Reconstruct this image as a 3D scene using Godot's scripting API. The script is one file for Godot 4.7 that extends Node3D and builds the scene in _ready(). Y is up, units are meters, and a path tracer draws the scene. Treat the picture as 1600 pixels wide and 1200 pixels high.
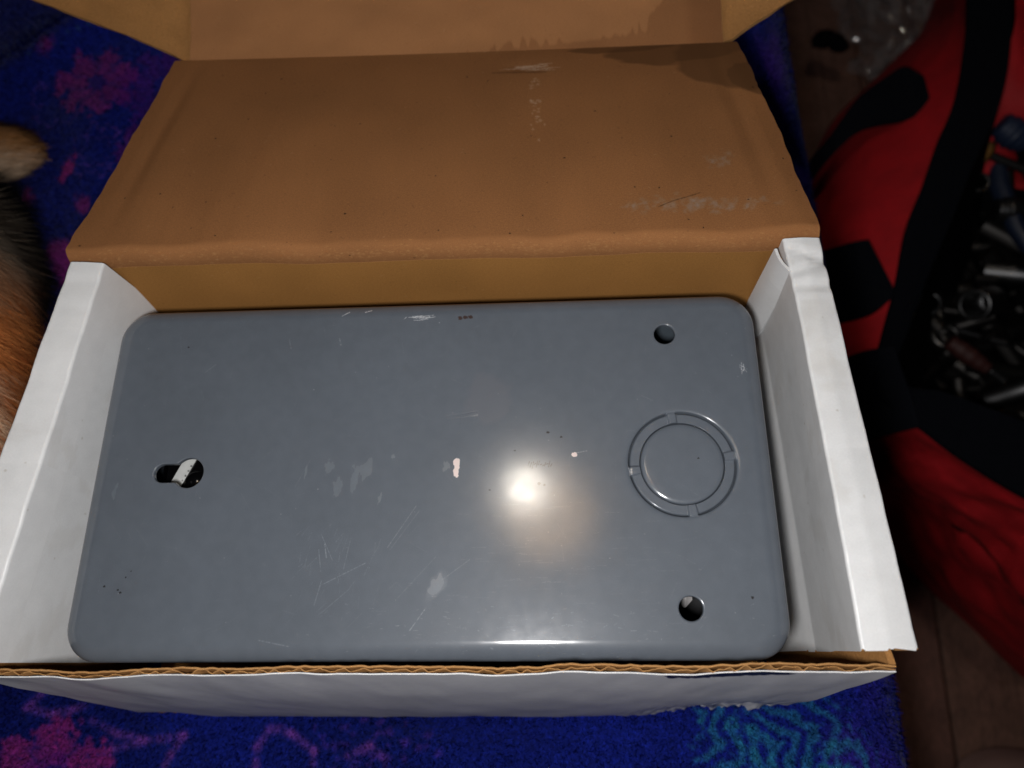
extends Node3D
# Grey steel enclosure lying face down in an opened white carton on a blue fleece blanket, lit by a phone flash.
# World frame: x right, y up, z towards the viewer; the steel plate's flat face is y = 0, its centre the origin.

var rng := RandomNumberGenerator.new()
var M := {}                       # shared materials
const BED := -0.085               # the blanket's top
const FLOOR := -0.45

func _ready():
	rng.seed = 7
	# ---- camera, light, exposure ----
	var cam := Camera3D.new()
	cam.name = "camera"
	cam.fov = 53.66
	cam.near = 0.02
	cam.far = 20.0
	cam.transform = Transform3D(Basis(Vector3(0.99807, -0.06196, 0.00287), Vector3(0.02397, 0.34259, -0.93918), Vector3(0.05721, 0.93744, 0.34342)).orthonormalized(), Vector3(0.03646, 0.19969, 0.04990))
	var optics := CameraAttributesPhysical.new()     # a phone's small lens: near things sharp, the bag and the bed a little soft
	optics.frustum_focal_length = 23.73
	optics.frustum_focus_distance = 0.205
	optics.frustum_near = 0.02
	optics.frustum_far = 20.0
	optics.exposure_aperture = 10.0
	cam.attributes = optics
	add_child(cam)
	cam.current = true
	var we := WorldEnvironment.new()
	we.name = "world_environment"
	var env := Environment.new()
	env.background_mode = Environment.BG_COLOR
	env.background_color = Color(0.07, 0.07, 0.08)
	env.tonemap_mode = Environment.TONE_MAPPER_LINEAR
	env.tonemap_exposure = 1.0
	env.sdfgi_enabled = true
	env.ssao_enabled = true
	env.ssil_enabled = true
	we.environment = env
	add_child(we)
	var flash := OmniLight3D.new()          # the flash beside the phone's lens
	flash.name = "phone_flash"
	flash.position = Vector3(0.022, 0.198, 0.066)
	flash.light_color = Color(1.0, 0.993, 0.988)
	flash.light_energy = 0.046
	flash.light_size = 0.01
	flash.omni_range = 6.0
	flash.omni_attenuation = 2.0
	flash.shadow_enabled = true
	add_child(flash)
	make_materials()
	# ---- setting ----
	build_floor()
	build_blanket()
	# ---- things ----
	build_enclosure()
	build_carton()
	build_cat()
	build_bag()
	build_tools()
	build_plastic_bag()
	build_small_things()
	build_lamp()

# ------------------------------------------------------------------ helpers
func thing(called: String, label: String, category: String, at := Vector3.ZERO, group := "") -> Node3D:
	var o := Node3D.new()
	o.name = called
	o.position = at
	add_child(o, true)
	o.set_meta("label", label)
	o.set_meta("category", category)
	if group != "":
		o.set_meta("group", group)
	return o

func part(parent: Node3D, called: String, mesh: Mesh, mat: Material = null, world := true) -> MeshInstance3D:
	var o := MeshInstance3D.new()
	o.name = called
	o.mesh = mesh
	if mat:
		o.material_override = mat
	if world and parent != self:                      # vertices are given in world places
		o.position = -base_of(parent)
	parent.add_child(o, true)
	return o

func base_of(n: Node3D) -> Vector3:
	var v := Vector3.ZERO
	var k: Node = n
	while k is Node3D and k != self:
		v += k.position
		k = k.get_parent()
	return v

func grid_normals(rows: Array, flip: float) -> Array:
	var out := []
	var nj := rows.size()
	var ni: int = rows[0].size()
	for j in nj:
		var r := PackedVector3Array()
		for i in ni:
			var du: Vector3 = rows[j][mini(i + 1, ni - 1)] - rows[j][maxi(i - 1, 0)]
			var dv: Vector3 = rows[mini(j + 1, nj - 1)][i] - rows[maxi(j - 1, 0)][i]
			var n := du.cross(dv)
			if n.length() < 1e-14:
				n = Vector3.UP
			r.append(n.normalized() * flip)
		out.append(r)
	return out

func grid_faces(st: SurfaceTool, ni: int, nj: int, turn: bool):
	for j in nj - 1:
		for i in ni - 1:
			var a := j * ni + i
			var b := a + 1
			var c := a + ni + 1
			var d := a + ni
			var q := [a, c, b, a, d, c] if turn else [a, b, c, a, c, d]
			for k in q:
				st.add_index(k)

# a sheet given by rows of points; thick > 0 gives it a back face and edges.  flip turns the front side over.
func sheet(rows: Array, thick: float, front: Material, back: Material = null, flip := 1.0, colours: Array = [], rim: Material = null) -> ArrayMesh:
	var nj := rows.size()
	var ni: int = rows[0].size()
	var nn := grid_normals(rows, flip)
	var st := SurfaceTool.new()
	st.begin(Mesh.PRIMITIVE_TRIANGLES)
	for j in nj:
		for i in ni:
			st.set_normal(nn[j][i])
			st.set_uv(Vector2(float(i) / (ni - 1), float(j) / (nj - 1)))
			if colours.size():
				st.set_color(colours[j][i])
			st.add_vertex(rows[j][i])
	grid_faces(st, ni, nj, flip > 0.0)
	st.generate_tangents()
	st.set_material(front)
	var mesh := st.commit()
	if thick <= 0.0:
		return mesh
	st = SurfaceTool.new()
	st.begin(Mesh.PRIMITIVE_TRIANGLES)
	for j in nj:
		for i in ni:
			st.set_normal(-nn[j][i])
			st.set_uv(Vector2(float(i) / (ni - 1), float(j) / (nj - 1)))
			st.add_vertex(rows[j][i] - nn[j][i] * thick)
	grid_faces(st, ni, nj, flip < 0.0)
	if rim:
		st.generate_tangents()
		st.set_material(back)
		mesh = st.commit(mesh)
		st = SurfaceTool.new()
		st.begin(Mesh.PRIMITIVE_TRIANGLES)
	var at := 0 if rim else ni * nj
	var loop := []
	for i in ni:
		loop.append([0, i])
	for j in range(1, nj):
		loop.append([j, ni - 1])
	for i in range(ni - 2, -1, -1):
		loop.append([nj - 1, i])
	for j in range(nj - 2, -1, -1):
		loop.append([j, 0])
	for k in loop.size() - 1:
		var p: Array = loop[k]
		var q: Array = loop[k + 1]
		var a: Vector3 = rows[p[0]][p[1]]
		var b: Vector3 = rows[q[0]][q[1]]
		var na: Vector3 = nn[p[0]][p[1]] * thick
		var nb: Vector3 = nn[q[0]][q[1]] * thick
		var n := (b - a).cross(na).normalized() * flip
		for v in [a, b, b - nb, a - na]:
			st.set_normal(n)
			st.set_uv(Vector2(v.x * 10.0, v.z * 10.0))
			st.add_vertex(v)
		for t in ([0, 2, 1, 0, 3, 2] if flip < 0.0 else [0, 1, 2, 0, 2, 3]):
			st.add_index(at + t)
		at += 4
	st.generate_tangents()
	st.set_material(rim if rim else (back if back else front))
	return st.commit(mesh)

# a polyline in 2D with its inner corners rounded
func rounded(pts: Array, r: float, steps := 5) -> PackedVector2Array:
	var out := PackedVector2Array()
	out.append(pts[0])
	for k in range(1, pts.size() - 1):
		var p: Vector2 = pts[k]
		var a: Vector2 = (pts[k - 1] - p)
		var b: Vector2 = (pts[k + 1] - p)
		var c := minf(r, minf(a.length(), b.length()) * 0.49)
		var pa := p + a.normalized() * c
		var pb := p + b.normalized() * c
		for s in steps + 1:
			var t := float(s) / steps
			out.append(pa.lerp(p, t).lerp(p.lerp(pb, t), t))
	out.append(pts[-1])
	return out

func tube(path: Array, radii: Array, sides := 12, closed_ends := true) -> ArrayMesh:
	var rows := []
	var up := Vector3(0.31, 0.9, 0.17)
	for j in path.size():
		var d: Vector3 = (path[mini(j + 1, path.size() - 1)] - path[maxi(j - 1, 0)]).normalized()
		var x := d.cross(up).normalized()
		var y := x.cross(d)
		var r := PackedVector3Array()
		for i in sides + 1:
			var a := TAU * i / sides
			r.append(path[j] + (x * cos(a) + y * sin(a)) * radii[j])
		if closed_ends and j == 0:
			var c := PackedVector3Array()
			for i in sides + 1:
				c.append(path[0] + (r[i] - path[0]) * 0.02)
			rows.append(c)
			rows.append(c.duplicate())
			for i in sides + 1:
				rows[-1][i] = path[0] + (r[i] - path[0]) * 0.97
		rows.append(r)
		if closed_ends and j == path.size() - 1:
			var e := PackedVector3Array()
			var c := PackedVector3Array()
			for i in sides + 1:
				e.append(path[j] + (r[i] - path[j]) * 0.97)
				c.append(path[j] + (r[i] - path[j]) * 0.02)
			rows.append(e)
			rows.append(c)
	return sheet(rows, 0.0, null, null, -1.0)

func box_mesh(size: Vector3, bevel: float) -> ArrayMesh:
	# a chamfered block centred on the origin
	var st := SurfaceTool.new()
	st.begin(Mesh.PRIMITIVE_TRIANGLES)
	st.set_smooth_group(-1)
	var h := size / 2.0
	var pts := {}
	for ax in 3:
		for sx in [-1, 1]:
			for sy in [-1, 1]:
				for sz in [-1, 1]:
					var s := Vector3(sx, sy, sz)
					var v := Vector3(h.x * sx, h.y * sy, h.z * sz)
					for k in 3:
						if k != ax:
							v[k] -= s[k] * bevel
					pts[[ax, sx, sy, sz]] = v
	# faces
	var add := func(a: Vector3, b: Vector3, c: Vector3):
		var n := (b - a).cross(c - a)
		if n.dot(a + b + c) > 0.0:
			var t := b
			b = c
			c = t
		for v in [a, b, c]:
			st.set_uv(Vector2(v.x + v.y, v.z + v.y))
			st.add_vertex(v)
	for ax in 3:
		for s in [-1, 1]:
			var q := []
			for t in [[-1, -1], [1, -1], [1, 1], [-1, 1]]:
				var k := [0, 0, 0]
				k[ax] = s
				k[(ax + 1) % 3] = t[0]
				k[(ax + 2) % 3] = t[1]
				q.append(pts[[ax, k[0], k[1], k[2]]])
			add.call(q[0], q[1], q[2])
			add.call(q[0], q[2], q[3])
	for ax in 3:
		var b1 := (ax + 1) % 3
		var b2 := (ax + 2) % 3
		for s in [-1, 1]:
			for t in [-1, 1]:
				var k := [0, 0, 0]
				k[b1] = s
				k[b2] = t
				k[ax] = -1
				var p0: Vector3 = pts[[b1, k[0], k[1], k[2]]]
				var p1: Vector3 = pts[[b2, k[0], k[1], k[2]]]
				k[ax] = 1
				var p2: Vector3 = pts[[b2, k[0], k[1], k[2]]]
				var p3: Vector3 = pts[[b1, k[0], k[1], k[2]]]
				add.call(p0, p1, p2)
				add.call(p0, p2, p3)
	for sx in [-1, 1]:
		for sy in [-1, 1]:
			for sz in [-1, 1]:
				add.call(pts[[0, sx, sy, sz]], pts[[1, sx, sy, sz]], pts[[2, sx, sy, sz]])
	st.generate_normals()
	return st.commit()

# ------------------------------------------------------------------ textures
func noise(freq: float, seed_: int, oct := 3, type := FastNoiseLite.TYPE_SIMPLEX_SMOOTH) -> FastNoiseLite:
	var n := FastNoiseLite.new()
	n.noise_type = type
	n.seed = seed_
	n.frequency = freq
	n.fractal_octaves = oct
	return n

# base colour (sRGB) broken by three noises: fine grain, mid mottle, broad patches; stretch pulls the grain along x
func mottled(w: int, h: int, base: Color, fine: float, mid: float, broad: float, seed_: int, stretch := 1.0, mid_px := 24.0) -> Image:
	var nf := noise(0.35, seed_, 2).get_image(w, h, false, false, false).get_data()
	var nm := noise(1.0 / mid_px, seed_ + 1, 3).get_image(maxi(8, int(w / stretch)), h, false, false, false)
	nm.resize(w, h, Image.INTERPOLATE_BILINEAR)
	var dm := nm.get_data()
	var nb := noise(4.0 / w, seed_ + 2, 3).get_image(w, h, false, false, false).get_data()
	var out := PackedByteArray()
	out.resize(w * h * 3)
	var r := base.r * 255.0
	var g := base.g * 255.0
	var b := base.b * 255.0
	var k := 0
	for i in w * h:
		var f := 1.0 + ((nf[i] - 128) * fine + (dm[i] - 128) * mid + (nb[i] - 128) * broad) / 128.0
		out[k] = clampi(int(r * f), 0, 255)
		out[k + 1] = clampi(int(g * f), 0, 255)
		out[k + 2] = clampi(int(b * f), 0, 255)
		k += 3
	return Image.create_from_data(w, h, false, Image.FORMAT_RGB8, out)

var dab := noise(0.11, 91, 3)

# a soft-edged or ragged ellipse; rag breaks its outline
func blot(img: Image, c: Vector2, rx: float, ry: float, col: Color, alpha: float, soft := 0.3, rag := 0.3, turn := 0.0):
	var m := maxf(rx, ry) * 1.5 + 2.0
	for y in range(maxi(0, int(c.y - m)), mini(img.get_height(), int(c.y + m) + 1)):
		for x in range(maxi(0, int(c.x - m)), mini(img.get_width(), int(c.x + m) + 1)):
			var p := (Vector2(x, y) - c).rotated(-turn)
			var d := Vector2(p.x / rx, p.y / ry).length() + dab.get_noise_2d(x * 8.0 / maxf(rx, 4.0), y * 8.0 / maxf(ry, 4.0) + c.x) * rag
			var a := alpha * clampf((1.0 - d) / soft, 0.0, 1.0)
			if a > 0.003:
				img.set_pixel(x, y, img.get_pixel(x, y).lerp(col, a))

func scratch(img: Image, a: Vector2, b: Vector2, width: float, col: Color, alpha: float, broken := 0.5):
	var m := width + 2.0
	var ab := b - a
	for y in range(maxi(0, int(minf(a.y, b.y) - m)), mini(img.get_height(), int(maxf(a.y, b.y) + m) + 1)):
		for x in range(maxi(0, int(minf(a.x, b.x) - m)), mini(img.get_width(), int(maxf(a.x, b.x) + m) + 1)):
			var p := Vector2(x, y) - a
			var t := clampf(p.dot(ab) / maxf(ab.length_squared(), 0.01), 0.0, 1.0)
			var d := (p - ab * t).length() + dab.get_noise_1d(t * ab.length() * 1.5 + a.x) * 0.6
			var s := clampf(1.0 - broken + broken * 2.2 * (dab.get_noise_1d(t * ab.length() * 1.1 + a.y * 3.0) + 0.25), 0.0, 1.0)
			var e := alpha * s * clampf(width * 0.5 - d + 0.7, 0.0, 1.0)
			if e > 0.003:
				img.set_pixel(x, y, img.get_pixel(x, y).lerp(col, e))

func tex(img: Image) -> ImageTexture:
	img.generate_mipmaps()
	return ImageTexture.create_from_image(img)

func bump(w: int, h: int, freq: float, seed_: int, strength: float, oct := 3) -> ImageTexture:
	var img := noise(freq, seed_, oct).get_image(w, h, false, false, false)
	img.convert(Image.FORMAT_RGBA8)
	img.bump_map_to_normal_map(strength)
	return tex(img)

func std(col: Color, rough: float, metal := 0.0) -> StandardMaterial3D:      # col is linear
	var m := StandardMaterial3D.new()
	m.albedo_color = col.linear_to_srgb()
	m.roughness = rough
	m.metallic = metal
	return m

func tiled(img: Image, rough: float, size: float, normal: Texture2D = null, strength := 1.0) -> StandardMaterial3D:
	var m := StandardMaterial3D.new()
	m.albedo_texture = tex(img)
	m.roughness = rough
	m.uv1_triplanar = true
	m.uv1_world_triplanar = true
	m.uv1_scale = Vector3.ONE / size
	if normal:
		m.normal_enabled = true
		m.normal_texture = normal
		m.normal_scale = strength
	return m

func srgb(r: float, g: float, b: float) -> Color:         # linear to sRGB
	return Color(r, g, b).linear_to_srgb()

func make_materials():
	# white coated paper of the carton
	var w := mottled(512, 512, srgb(0.74, 0.745, 0.75), 0.02, 0.02, 0.03, 11)
	for k in 26:
		blot(w, Vector2(rng.randf() * 512, rng.randf() * 512), rng.randf_range(1, 3), rng.randf_range(1, 3), srgb(0.42, 0.38, 0.33), 0.5, 0.5, 0.5)
	for k in 26:
		blot(w, Vector2(rng.randf() * 512, rng.randf() * 512), rng.randf_range(14, 46), rng.randf_range(8, 24), srgb(0.52, 0.49, 0.45), 0.17, 0.5, 0.6, rng.randf() * 3.0)
	for k in 16:
		var a := Vector2(rng.randf() * 512, rng.randf() * 512)
		scratch(w, a, a + Vector2(rng.randf_range(-40, 40), rng.randf_range(-40, 40)), 1.0, srgb(0.74, 0.74, 0.74), 0.6)
	M.white = tiled(w, 0.42, 0.12, bump(256, 256, 0.03, 12, 1.0), 0.10)
	# plain kraft, for folded-over backs and cut edges
	M.kraft = tiled(kraft_image(512, 512, srgb(0.36, 0.175, 0.06), 21), 0.85, 0.10, bump(512, 512, 0.12, 22, 2.0), 0.5)
	M.edge = tiled(kraft_image(256, 256, srgb(0.40, 0.21, 0.08), 23), 0.9, 0.04)
	for k in [M.kraft, M.edge]:
		k.metallic_specular = 0.2
	M.black_web = tiled(weave(256, srgb(0.006, 0.0068, 0.010)), 0.75, 0.02, bump(256, 256, 0.2, 31, 3.0), 0.6)
	M.black_cloth = tiled(weave(256, srgb(0.005, 0.005, 0.006)), 0.85, 0.03)
	var rc := mottled(512, 512, srgb(0.50, 0.008, 0.014), 0.10, 0.06, 0.16, 33)
	for k in [M.black_web, M.black_cloth]:
		k.metallic_specular = 0.12
	M.red = tiled(rc, 0.7, 0.12, bump(512, 512, 0.25, 34, 2.0), 0.6)
	M.chrome = std(Color(0.11, 0.11, 0.112), 0.38, 1.0)
	M.steel = std(Color(0.14, 0.135, 0.13), 0.42, 1.0)
	M.dark_steel = std(Color(0.05, 0.05, 0.052), 0.35, 0.8)
	M.black_plastic = std(Color(0.012, 0.012, 0.014), 0.3)

func kraft_image(w: int, h: int, base: Color, seed_: int) -> Image:
	var img := mottled(w, h, base, 0.11, 0.05, 0.06, seed_, 2.0, 4.0)
	var r := RandomNumberGenerator.new()
	r.seed = seed_
	for k in int(w * h / 2600.0):                 # fibres and specks in the pulp
		var a := Vector2(r.randf() * w, r.randf() * h)
		var d := Vector2(r.randf_range(2, 7), 0).rotated(r.randf_range(-0.9, 0.9))
		var dark := r.randf() < 0.55
		scratch(img, a, a + d, 0.9, base.darkened(0.3) if dark else base.lightened(0.22), 0.5, 0.2)
	for k in int(w * h / 26000.0):
		blot(img, Vector2(r.randf() * w, r.randf() * h), r.randf_range(0.8, 1.7), r.randf_range(0.7, 1.4), base.darkened(0.62), 0.8, 0.6, 0.4)
	return img

func weave(n: int, base: Color) -> Image:
	var img := mottled(n, n, base, 0.15, 0.1, 0.1, 41)
	for y in n:
		for x in n:
			var s := 1.0 + 0.28 * sin(TAU * x / 8.0) * sin(TAU * y / 8.0)
			var c := img.get_pixel(x, y)
			img.set_pixel(x, y, Color(c.r * s, c.g * s, c.b * s))
	return img

# ------------------------------------------------------------------ floor
func build_floor():
	var base := std(Color(0.02, 0.015, 0.012), 0.9)
	var sub := MeshInstance3D.new()
	sub.name = "floor"
	var bm := BoxMesh.new()
	bm.size = Vector3(6, 0.05, 6)
	sub.mesh = bm
	sub.material_override = base
	sub.position = Vector3(0, FLOOR - 0.04, 0)
	sub.set_meta("kind", "structure")
	add_child(sub)
	var mats := []
	for k in 4:
		var col: Color = [srgb(0.18, 0.092, 0.066), srgb(0.16, 0.08, 0.058), srgb(0.20, 0.11, 0.08), srgb(0.17, 0.078, 0.058)][k]
		var img := mottled(128, 1024, col, 0.06, 0.22, 0.12, 50 + k, 0.25, 10.0)
		var r := RandomNumberGenerator.new()
		r.seed = 60 + k
		for s in 60:
			var a := Vector2(r.randf() * 128, r.randf() * 1024)
			scratch(img, a, a + Vector2(r.randf_range(-4, 4), r.randf_range(40, 200)), 1.2, col.darkened(0.45), 0.5)
		var m := StandardMaterial3D.new()
		m.albedo_texture = tex(img)
		m.roughness = 0.62
		mats.append(m)
	var turn := -0.045
	var bw := 0.098
	for k in 9:
		var cut := rng.randf_range(-0.62, -0.2)
		for half in 2:
			var z0: float = -1.25 if half == 0 else cut + 0.001
			var z1: float = cut if half == 0 else 0.62
			var o := MeshInstance3D.new()
			o.name = "floor_board"
			o.mesh = board_mesh(bw - 0.0022, 0.012, z1 - z0)
			o.material_override = mats[rng.randi() % 4]
			var xl := 0.3335 + (k - 1) * bw + bw / 2.0
			var mid := (z0 + z1) / 2.0
			o.position = Vector3(xl, 0.034 + rng.randf_range(-0.0006, 0.0006), mid)
			o.position.x = xl + (mid - 0.03) * turn
			o.rotation.y = turn
			sub.add_child(o, true)

func board_mesh(w: float, h: float, l: float) -> ArrayMesh:
	var c := 0.0012
	var prof := [Vector2(-w / 2, -h / 2), Vector2(-w / 2, h / 2 - c), Vector2(-w / 2 + c, h / 2), Vector2(w / 2 - c, h / 2), Vector2(w / 2, h / 2 - c), Vector2(w / 2, -h / 2)]
	var st := SurfaceTool.new()
	st.begin(Mesh.PRIMITIVE_TRIANGLES)
	st.set_smooth_group(-1)
	for k in 5:
		var a: Vector2 = prof[k]
		var b: Vector2 = prof[k + 1]
		var q := [Vector3(a.x, a.y, -l / 2), Vector3(b.x, b.y, -l / 2), Vector3(b.x, b.y, l / 2), Vector3(a.x, a.y, l / 2)]
		for t in [0, 1, 2, 0, 2, 3]:
			st.set_uv(Vector2(q[t].x / w + 0.5, q[t].z / 1.0))
			st.add_vertex(q[t])
	for e in [-1, 1]:
		for t in [[0, 1, 2], [0, 2, 3], [0, 3, 4], [0, 4, 5]]:
			for i in (t if e > 0 else [t[0], t[2], t[1]]):
				st.set_uv(Vector2(0.5, 0.5))
				st.add_vertex(Vector3(prof[i].x, prof[i].y, e * l / 2))
	st.generate_normals()
	return st.commit()

# ------------------------------------------------------------------ blanket
const BX0 := -0.50
const BZ0 := -0.50
const BSPAN := 0.70

func bpx(x: float, z: float) -> Vector2:
	return Vector2((x - BX0) / BSPAN, (z - BZ0) / BSPAN) * 2048.0

func petals(img: Image, at: Vector2, size: float, n: int, col: Color, alpha: float, turn := 0.0, heart := Color(0.05, 0.05, 0.25), outline := false):
	for y in range(maxi(0, int(at.y - size)), mini(2048, int(at.y + size))):
		for x in range(maxi(0, int(at.x - size)), mini(2048, int(at.x + size))):
			var p := Vector2(x, y) - at
			var r := p.length() / size + dab.get_noise_2d(x * 0.7, y * 0.7) * 0.13
			var a := p.angle() + turn + dab.get_noise_2d(x * 0.35 + 70.0, y * 0.35) * 0.4
			var edge := 0.62 + 0.34 * absf(cos(a * n / 2.0))
			var grain := 0.55 + 0.9 * dab.get_noise_2d(x * 2.4 + 300.0, y * 2.4)
			var t := 0.0
			var c := col
			if outline:
				t = clampf(1.0 - absf(r - edge) / 0.06, 0.0, 1.0)
			elif r < edge:
				t = clampf((edge - r) / 0.08, 0.0, 1.0) * (0.62 + 0.38 * absf(cos(a * n / 2.0)))
				if r < 0.2:
					c = heart
				elif absf(sin(a * n)) < 0.16 and r > 0.3:
					t *= 0.55
			if t > 0.0:
				img.set_pixel(x, y, img.get_pixel(x, y).lerp(c, clampf(t * alpha * 0.85 * (0.75 + grain * 0.35), 0.0, 1.0)))

func build_blanket():
	var navy := srgb(0.006, 0.012, 0.145)
	var img := mottled(2048, 2048, navy, 0.22, 0.16, 0.28, 71, 1.0, 14.0)
	var mag := srgb(0.30, 0.02, 0.16)
	var pur := srgb(0.10, 0.012, 0.20)
	var lil := srgb(0.20, 0.05, 0.30)
	var teal := srgb(0.02, 0.17, 0.27)
	var violet := srgb(0.055, 0.02, 0.26)
	# broad dye patches
	for k in 22:
		blot(img, Vector2(rng.randf() * 2048, rng.randf() * 2048), rng.randf_range(60, 170), rng.randf_range(50, 140), violet if k % 2 else srgb(0.008, 0.03, 0.17), 0.45, 0.6, 0.8)
	# the printed flowers behind the box
	petals(img, bpx(-0.182, -0.214), 66, 7, mag, 0.85, 0.4, srgb(0.05, 0.01, 0.16))
	petals(img, bpx(-0.150, -0.212), 74, 9, pur, 0.8, 0.0, srgb(0.02, 0.012, 0.20))
	petals(img, bpx(-0.152, -0.178), 52, 6, srgb(0.16, 0.012, 0.16), 0.7, 0.2, srgb(0.05, 0.01, 0.1))
	petals(img, bpx(-0.176, -0.176), 44, 8, lil, 0.8, 0.3, navy, true)
	petals(img, bpx(-0.176, -0.176), 26, 6, lil, 0.6, 0.0, navy, true)
	blot(img, bpx(-0.190, -0.168), 12, 26, mag, 0.8, 0.4, 0.6, 0.4)
	petals(img, bpx(-0.199, -0.205), 44, 5, lil, 0.5, 0.3, navy, true)
	petals(img, bpx(-0.246, -0.215), 52, 5, mag, 0.9, 0.2, srgb(0.06, 0.01, 0.1))
	blot(img, bpx(-0.206, -0.232), 12, 20, mag, 0.6, 0.6, 0.5, 0.2)
	blot(img, bpx(-0.205, -0.152), 11, 22, mag, 0.7, 0.5, 0.5, -0.4)
	blot(img, bpx(-0.178, -0.148), 12, 26, mag, 0.65, 0.5, 0.5, -0.5)
	blot(img, bpx(-0.179, -0.118), 26, 46, mag, 0.7, 0.4, 0.5, -0.3)
	for k in 50:                              # pale speckled print at the top left
		blot(img, bpx(-0.222 + rng.randfn() * 0.016, -0.243 + rng.randfn() * 0.014), rng.randf_range(1.5, 4), rng.randf_range(2, 6), srgb(0.04, 0.10, 0.24), 0.55, 0.6, 0.5, rng.randf() * 3.0)
	# bottom left: pink flower and outlined petals
	petals(img, bpx(-0.143, 0.0875), 66, 6, mag, 0.9, 0.5, navy)
	petals(img, bpx(-0.143, 0.0875), 30, 5, pur, 0.7, 0.1, navy)
	for o in [[[-0.1234, 0.0785], [-0.1136, 0.0759], [-0.0972, 0.0737], [-0.1020, 0.0801], [-0.1043, 0.0838]], [[-0.0709, 0.0841], [-0.0709, 0.0775], [-0.0660, 0.0711], [-0.0582, 0.0731], [-0.0504, 0.0785], [-0.0504, 0.0841]], [[-0.1506, 0.0601], [-0.1541, 0.0645], [-0.1468, 0.0667], [-0.1390, 0.0653], [-0.1350, 0.0641]], [[-0.0380, 0.0800], [-0.0300, 0.0765], [-0.0250, 0.0800]], [[-0.1320, 0.0690], [-0.1230, 0.0735], [-0.1130, 0.0750]]]:
		for k in o.size() - 1:
			scratch(img, bpx(o[k][0], o[k][1]), bpx(o[k + 1][0], o[k + 1][1]), 6.5, lil, 0.42, 0.4)
			scratch(img, bpx(o[k][0], o[k][1]), bpx(o[k + 1][0], o[k + 1][1]), 12.0, lil, 0.16, 0.5)
	for k in 50:
		blot(img, bpx(-0.028 + rng.randfn() * 0.012, 0.080 + rng.randfn() * 0.006), rng.randf_range(2, 8), rng.randf_range(2, 7), violet.lerp(lil, 0.4), 0.4, 0.7, 0.6)
	blot(img, bpx(0.141, -0.205), 34, 90, srgb(0.05, 0.016, 0.20), 0.8, 0.6, 0.5)
	# bottom right: teal feathered leaves
	for q in [[0.112, 0.074, 62, 0.4], [0.094, 0.080, 48, -0.5], [0.128, 0.083, 40, 1.0], [0.088, 0.066, 26, 0.2]]:
		var c := bpx(q[0], q[1])
		for y in range(maxi(0, int(c.y - q[2])), mini(2048, int(c.y + q[2]))):
			for x in range(maxi(0, int(c.x - q[2])), mini(2048, int(c.x + q[2]))):
				var p := (Vector2(x, y) - c).rotated(q[3])
				var d := Vector2(p.x / q[2], p.y / (q[2] * 0.8)).length() + dab.get_noise_2d(x, y) * 0.3
				var rib := sin(p.x * 0.30 + absf(p.y) * 0.28 + dab.get_noise_2d(x * 0.25, y * 0.25) * 3.0) + 0.5 * dab.get_noise_2d(x * 1.4, y * 1.4)
				var t := clampf((1.0 - d) / 0.3, 0.0, 1.0) * clampf(0.6 + rib, 0.0, 1.0) * 0.62
				if t > 0.01:
					img.set_pixel(x, y, img.get_pixel(x, y).lerp(teal, t))
	# elsewhere the print goes on
	for k in 26:
		var c := Vector2(rng.randf() * 2048, rng.randf() * 2048)
		if Rect2(bpx(-0.26, -0.27), Vector2(1180, 1100)).has_point(c):
			continue
		petals(img, c, rng.randf_range(30, 70), rng.randi_range(5, 9), [mag, pur, violet, lil][k % 4], 0.7, rng.randf(), navy, k % 5 == 0)
	var m := StandardMaterial3D.new()
	img.resize(1100, 1100, Image.INTERPOLATE_LANCZOS)      # the print bleeds into the pile
	img.resize(2048, 2048, Image.INTERPOLATE_CUBIC)
	var pile := mottled(2048, 2048, Color(0.5, 0.5, 0.5), 0.5, 0.35, 0.2, 77, 1.0, 7.0)
	for y in 2048:
		for x in 2048:
			var c := img.get_pixel(x, y)
			var f := 0.35 + 1.3 * pile.get_pixel(x, y).r
			img.set_pixel(x, y, Color(c.r * f, c.g * f, c.b * f))
	m.albedo_texture = tex(img)
	m.roughness = 0.95
	m.rim_enabled = true
	m.rim = 0.2
	m.rim_tint = 1.0
	m.metallic_specular = 0.1
	m.normal_enabled = true
	m.normal_texture = bump(2048, 2048, 0.30, 72, 3.0, 2)
	m.normal_scale = 0.6
	var lump := noise(9.0, 73, 2)
	var wrinkle := noise(3.2, 74, 3)
	var prof := [Vector2(-0.50, 0), Vector2(0.1545, 0), Vector2(0.1545, -0.12), Vector2(0.150, -0.37)]
	var pr := rounded(prof, 0.022, 7)
	var xs := PackedVector2Array()
	for k in pr.size() - 1:
		var n := maxi(1, int((pr[k + 1] - pr[k]).length() / 0.005))
		for s in n:
			xs.append(pr[k].lerp(pr[k + 1], float(s) / n))
	xs.append(pr[-1])
	var rows := []
	var uvs := []
	for j in 141:
		var z := BZ0 + BSPAN * j / 140.0
		var r := PackedVector3Array()
		for p in xs:
			var under := Rect2(-0.115, -0.075, 0.235, 0.150).has_point(Vector2(p.x, z))
			var h := lump.get_noise_2d(p.x, z) * 0.006 + wrinkle.get_noise_2d(p.x * 2.0 + 5.0, z * 2.0) * 0.007
			# a fold running back from the box on the left
			var along := (Vector2(p.x + 0.235, z + 0.205)).dot(Vector2(0.72, 0.69))
			h += 0.009 * exp(-along * along / 0.00012) * (1.0 if p.x < -0.13 else 0.0) * clampf((-0.13 - p.x) / 0.03, 0, 1)
			if under:
				h = -absf(h) * 0.3
			if p.y < -0.01:
				r.append(Vector3(p.x + wrinkle.get_noise_2d(z * 3.0, p.y) * 0.012 * clampf(-p.y * 8.0, 0, 1), BED + p.y, z))
			else:
				r.append(Vector3(p.x, BED + p.y + h - 0.0005, z))
		rows.append(r)
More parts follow.
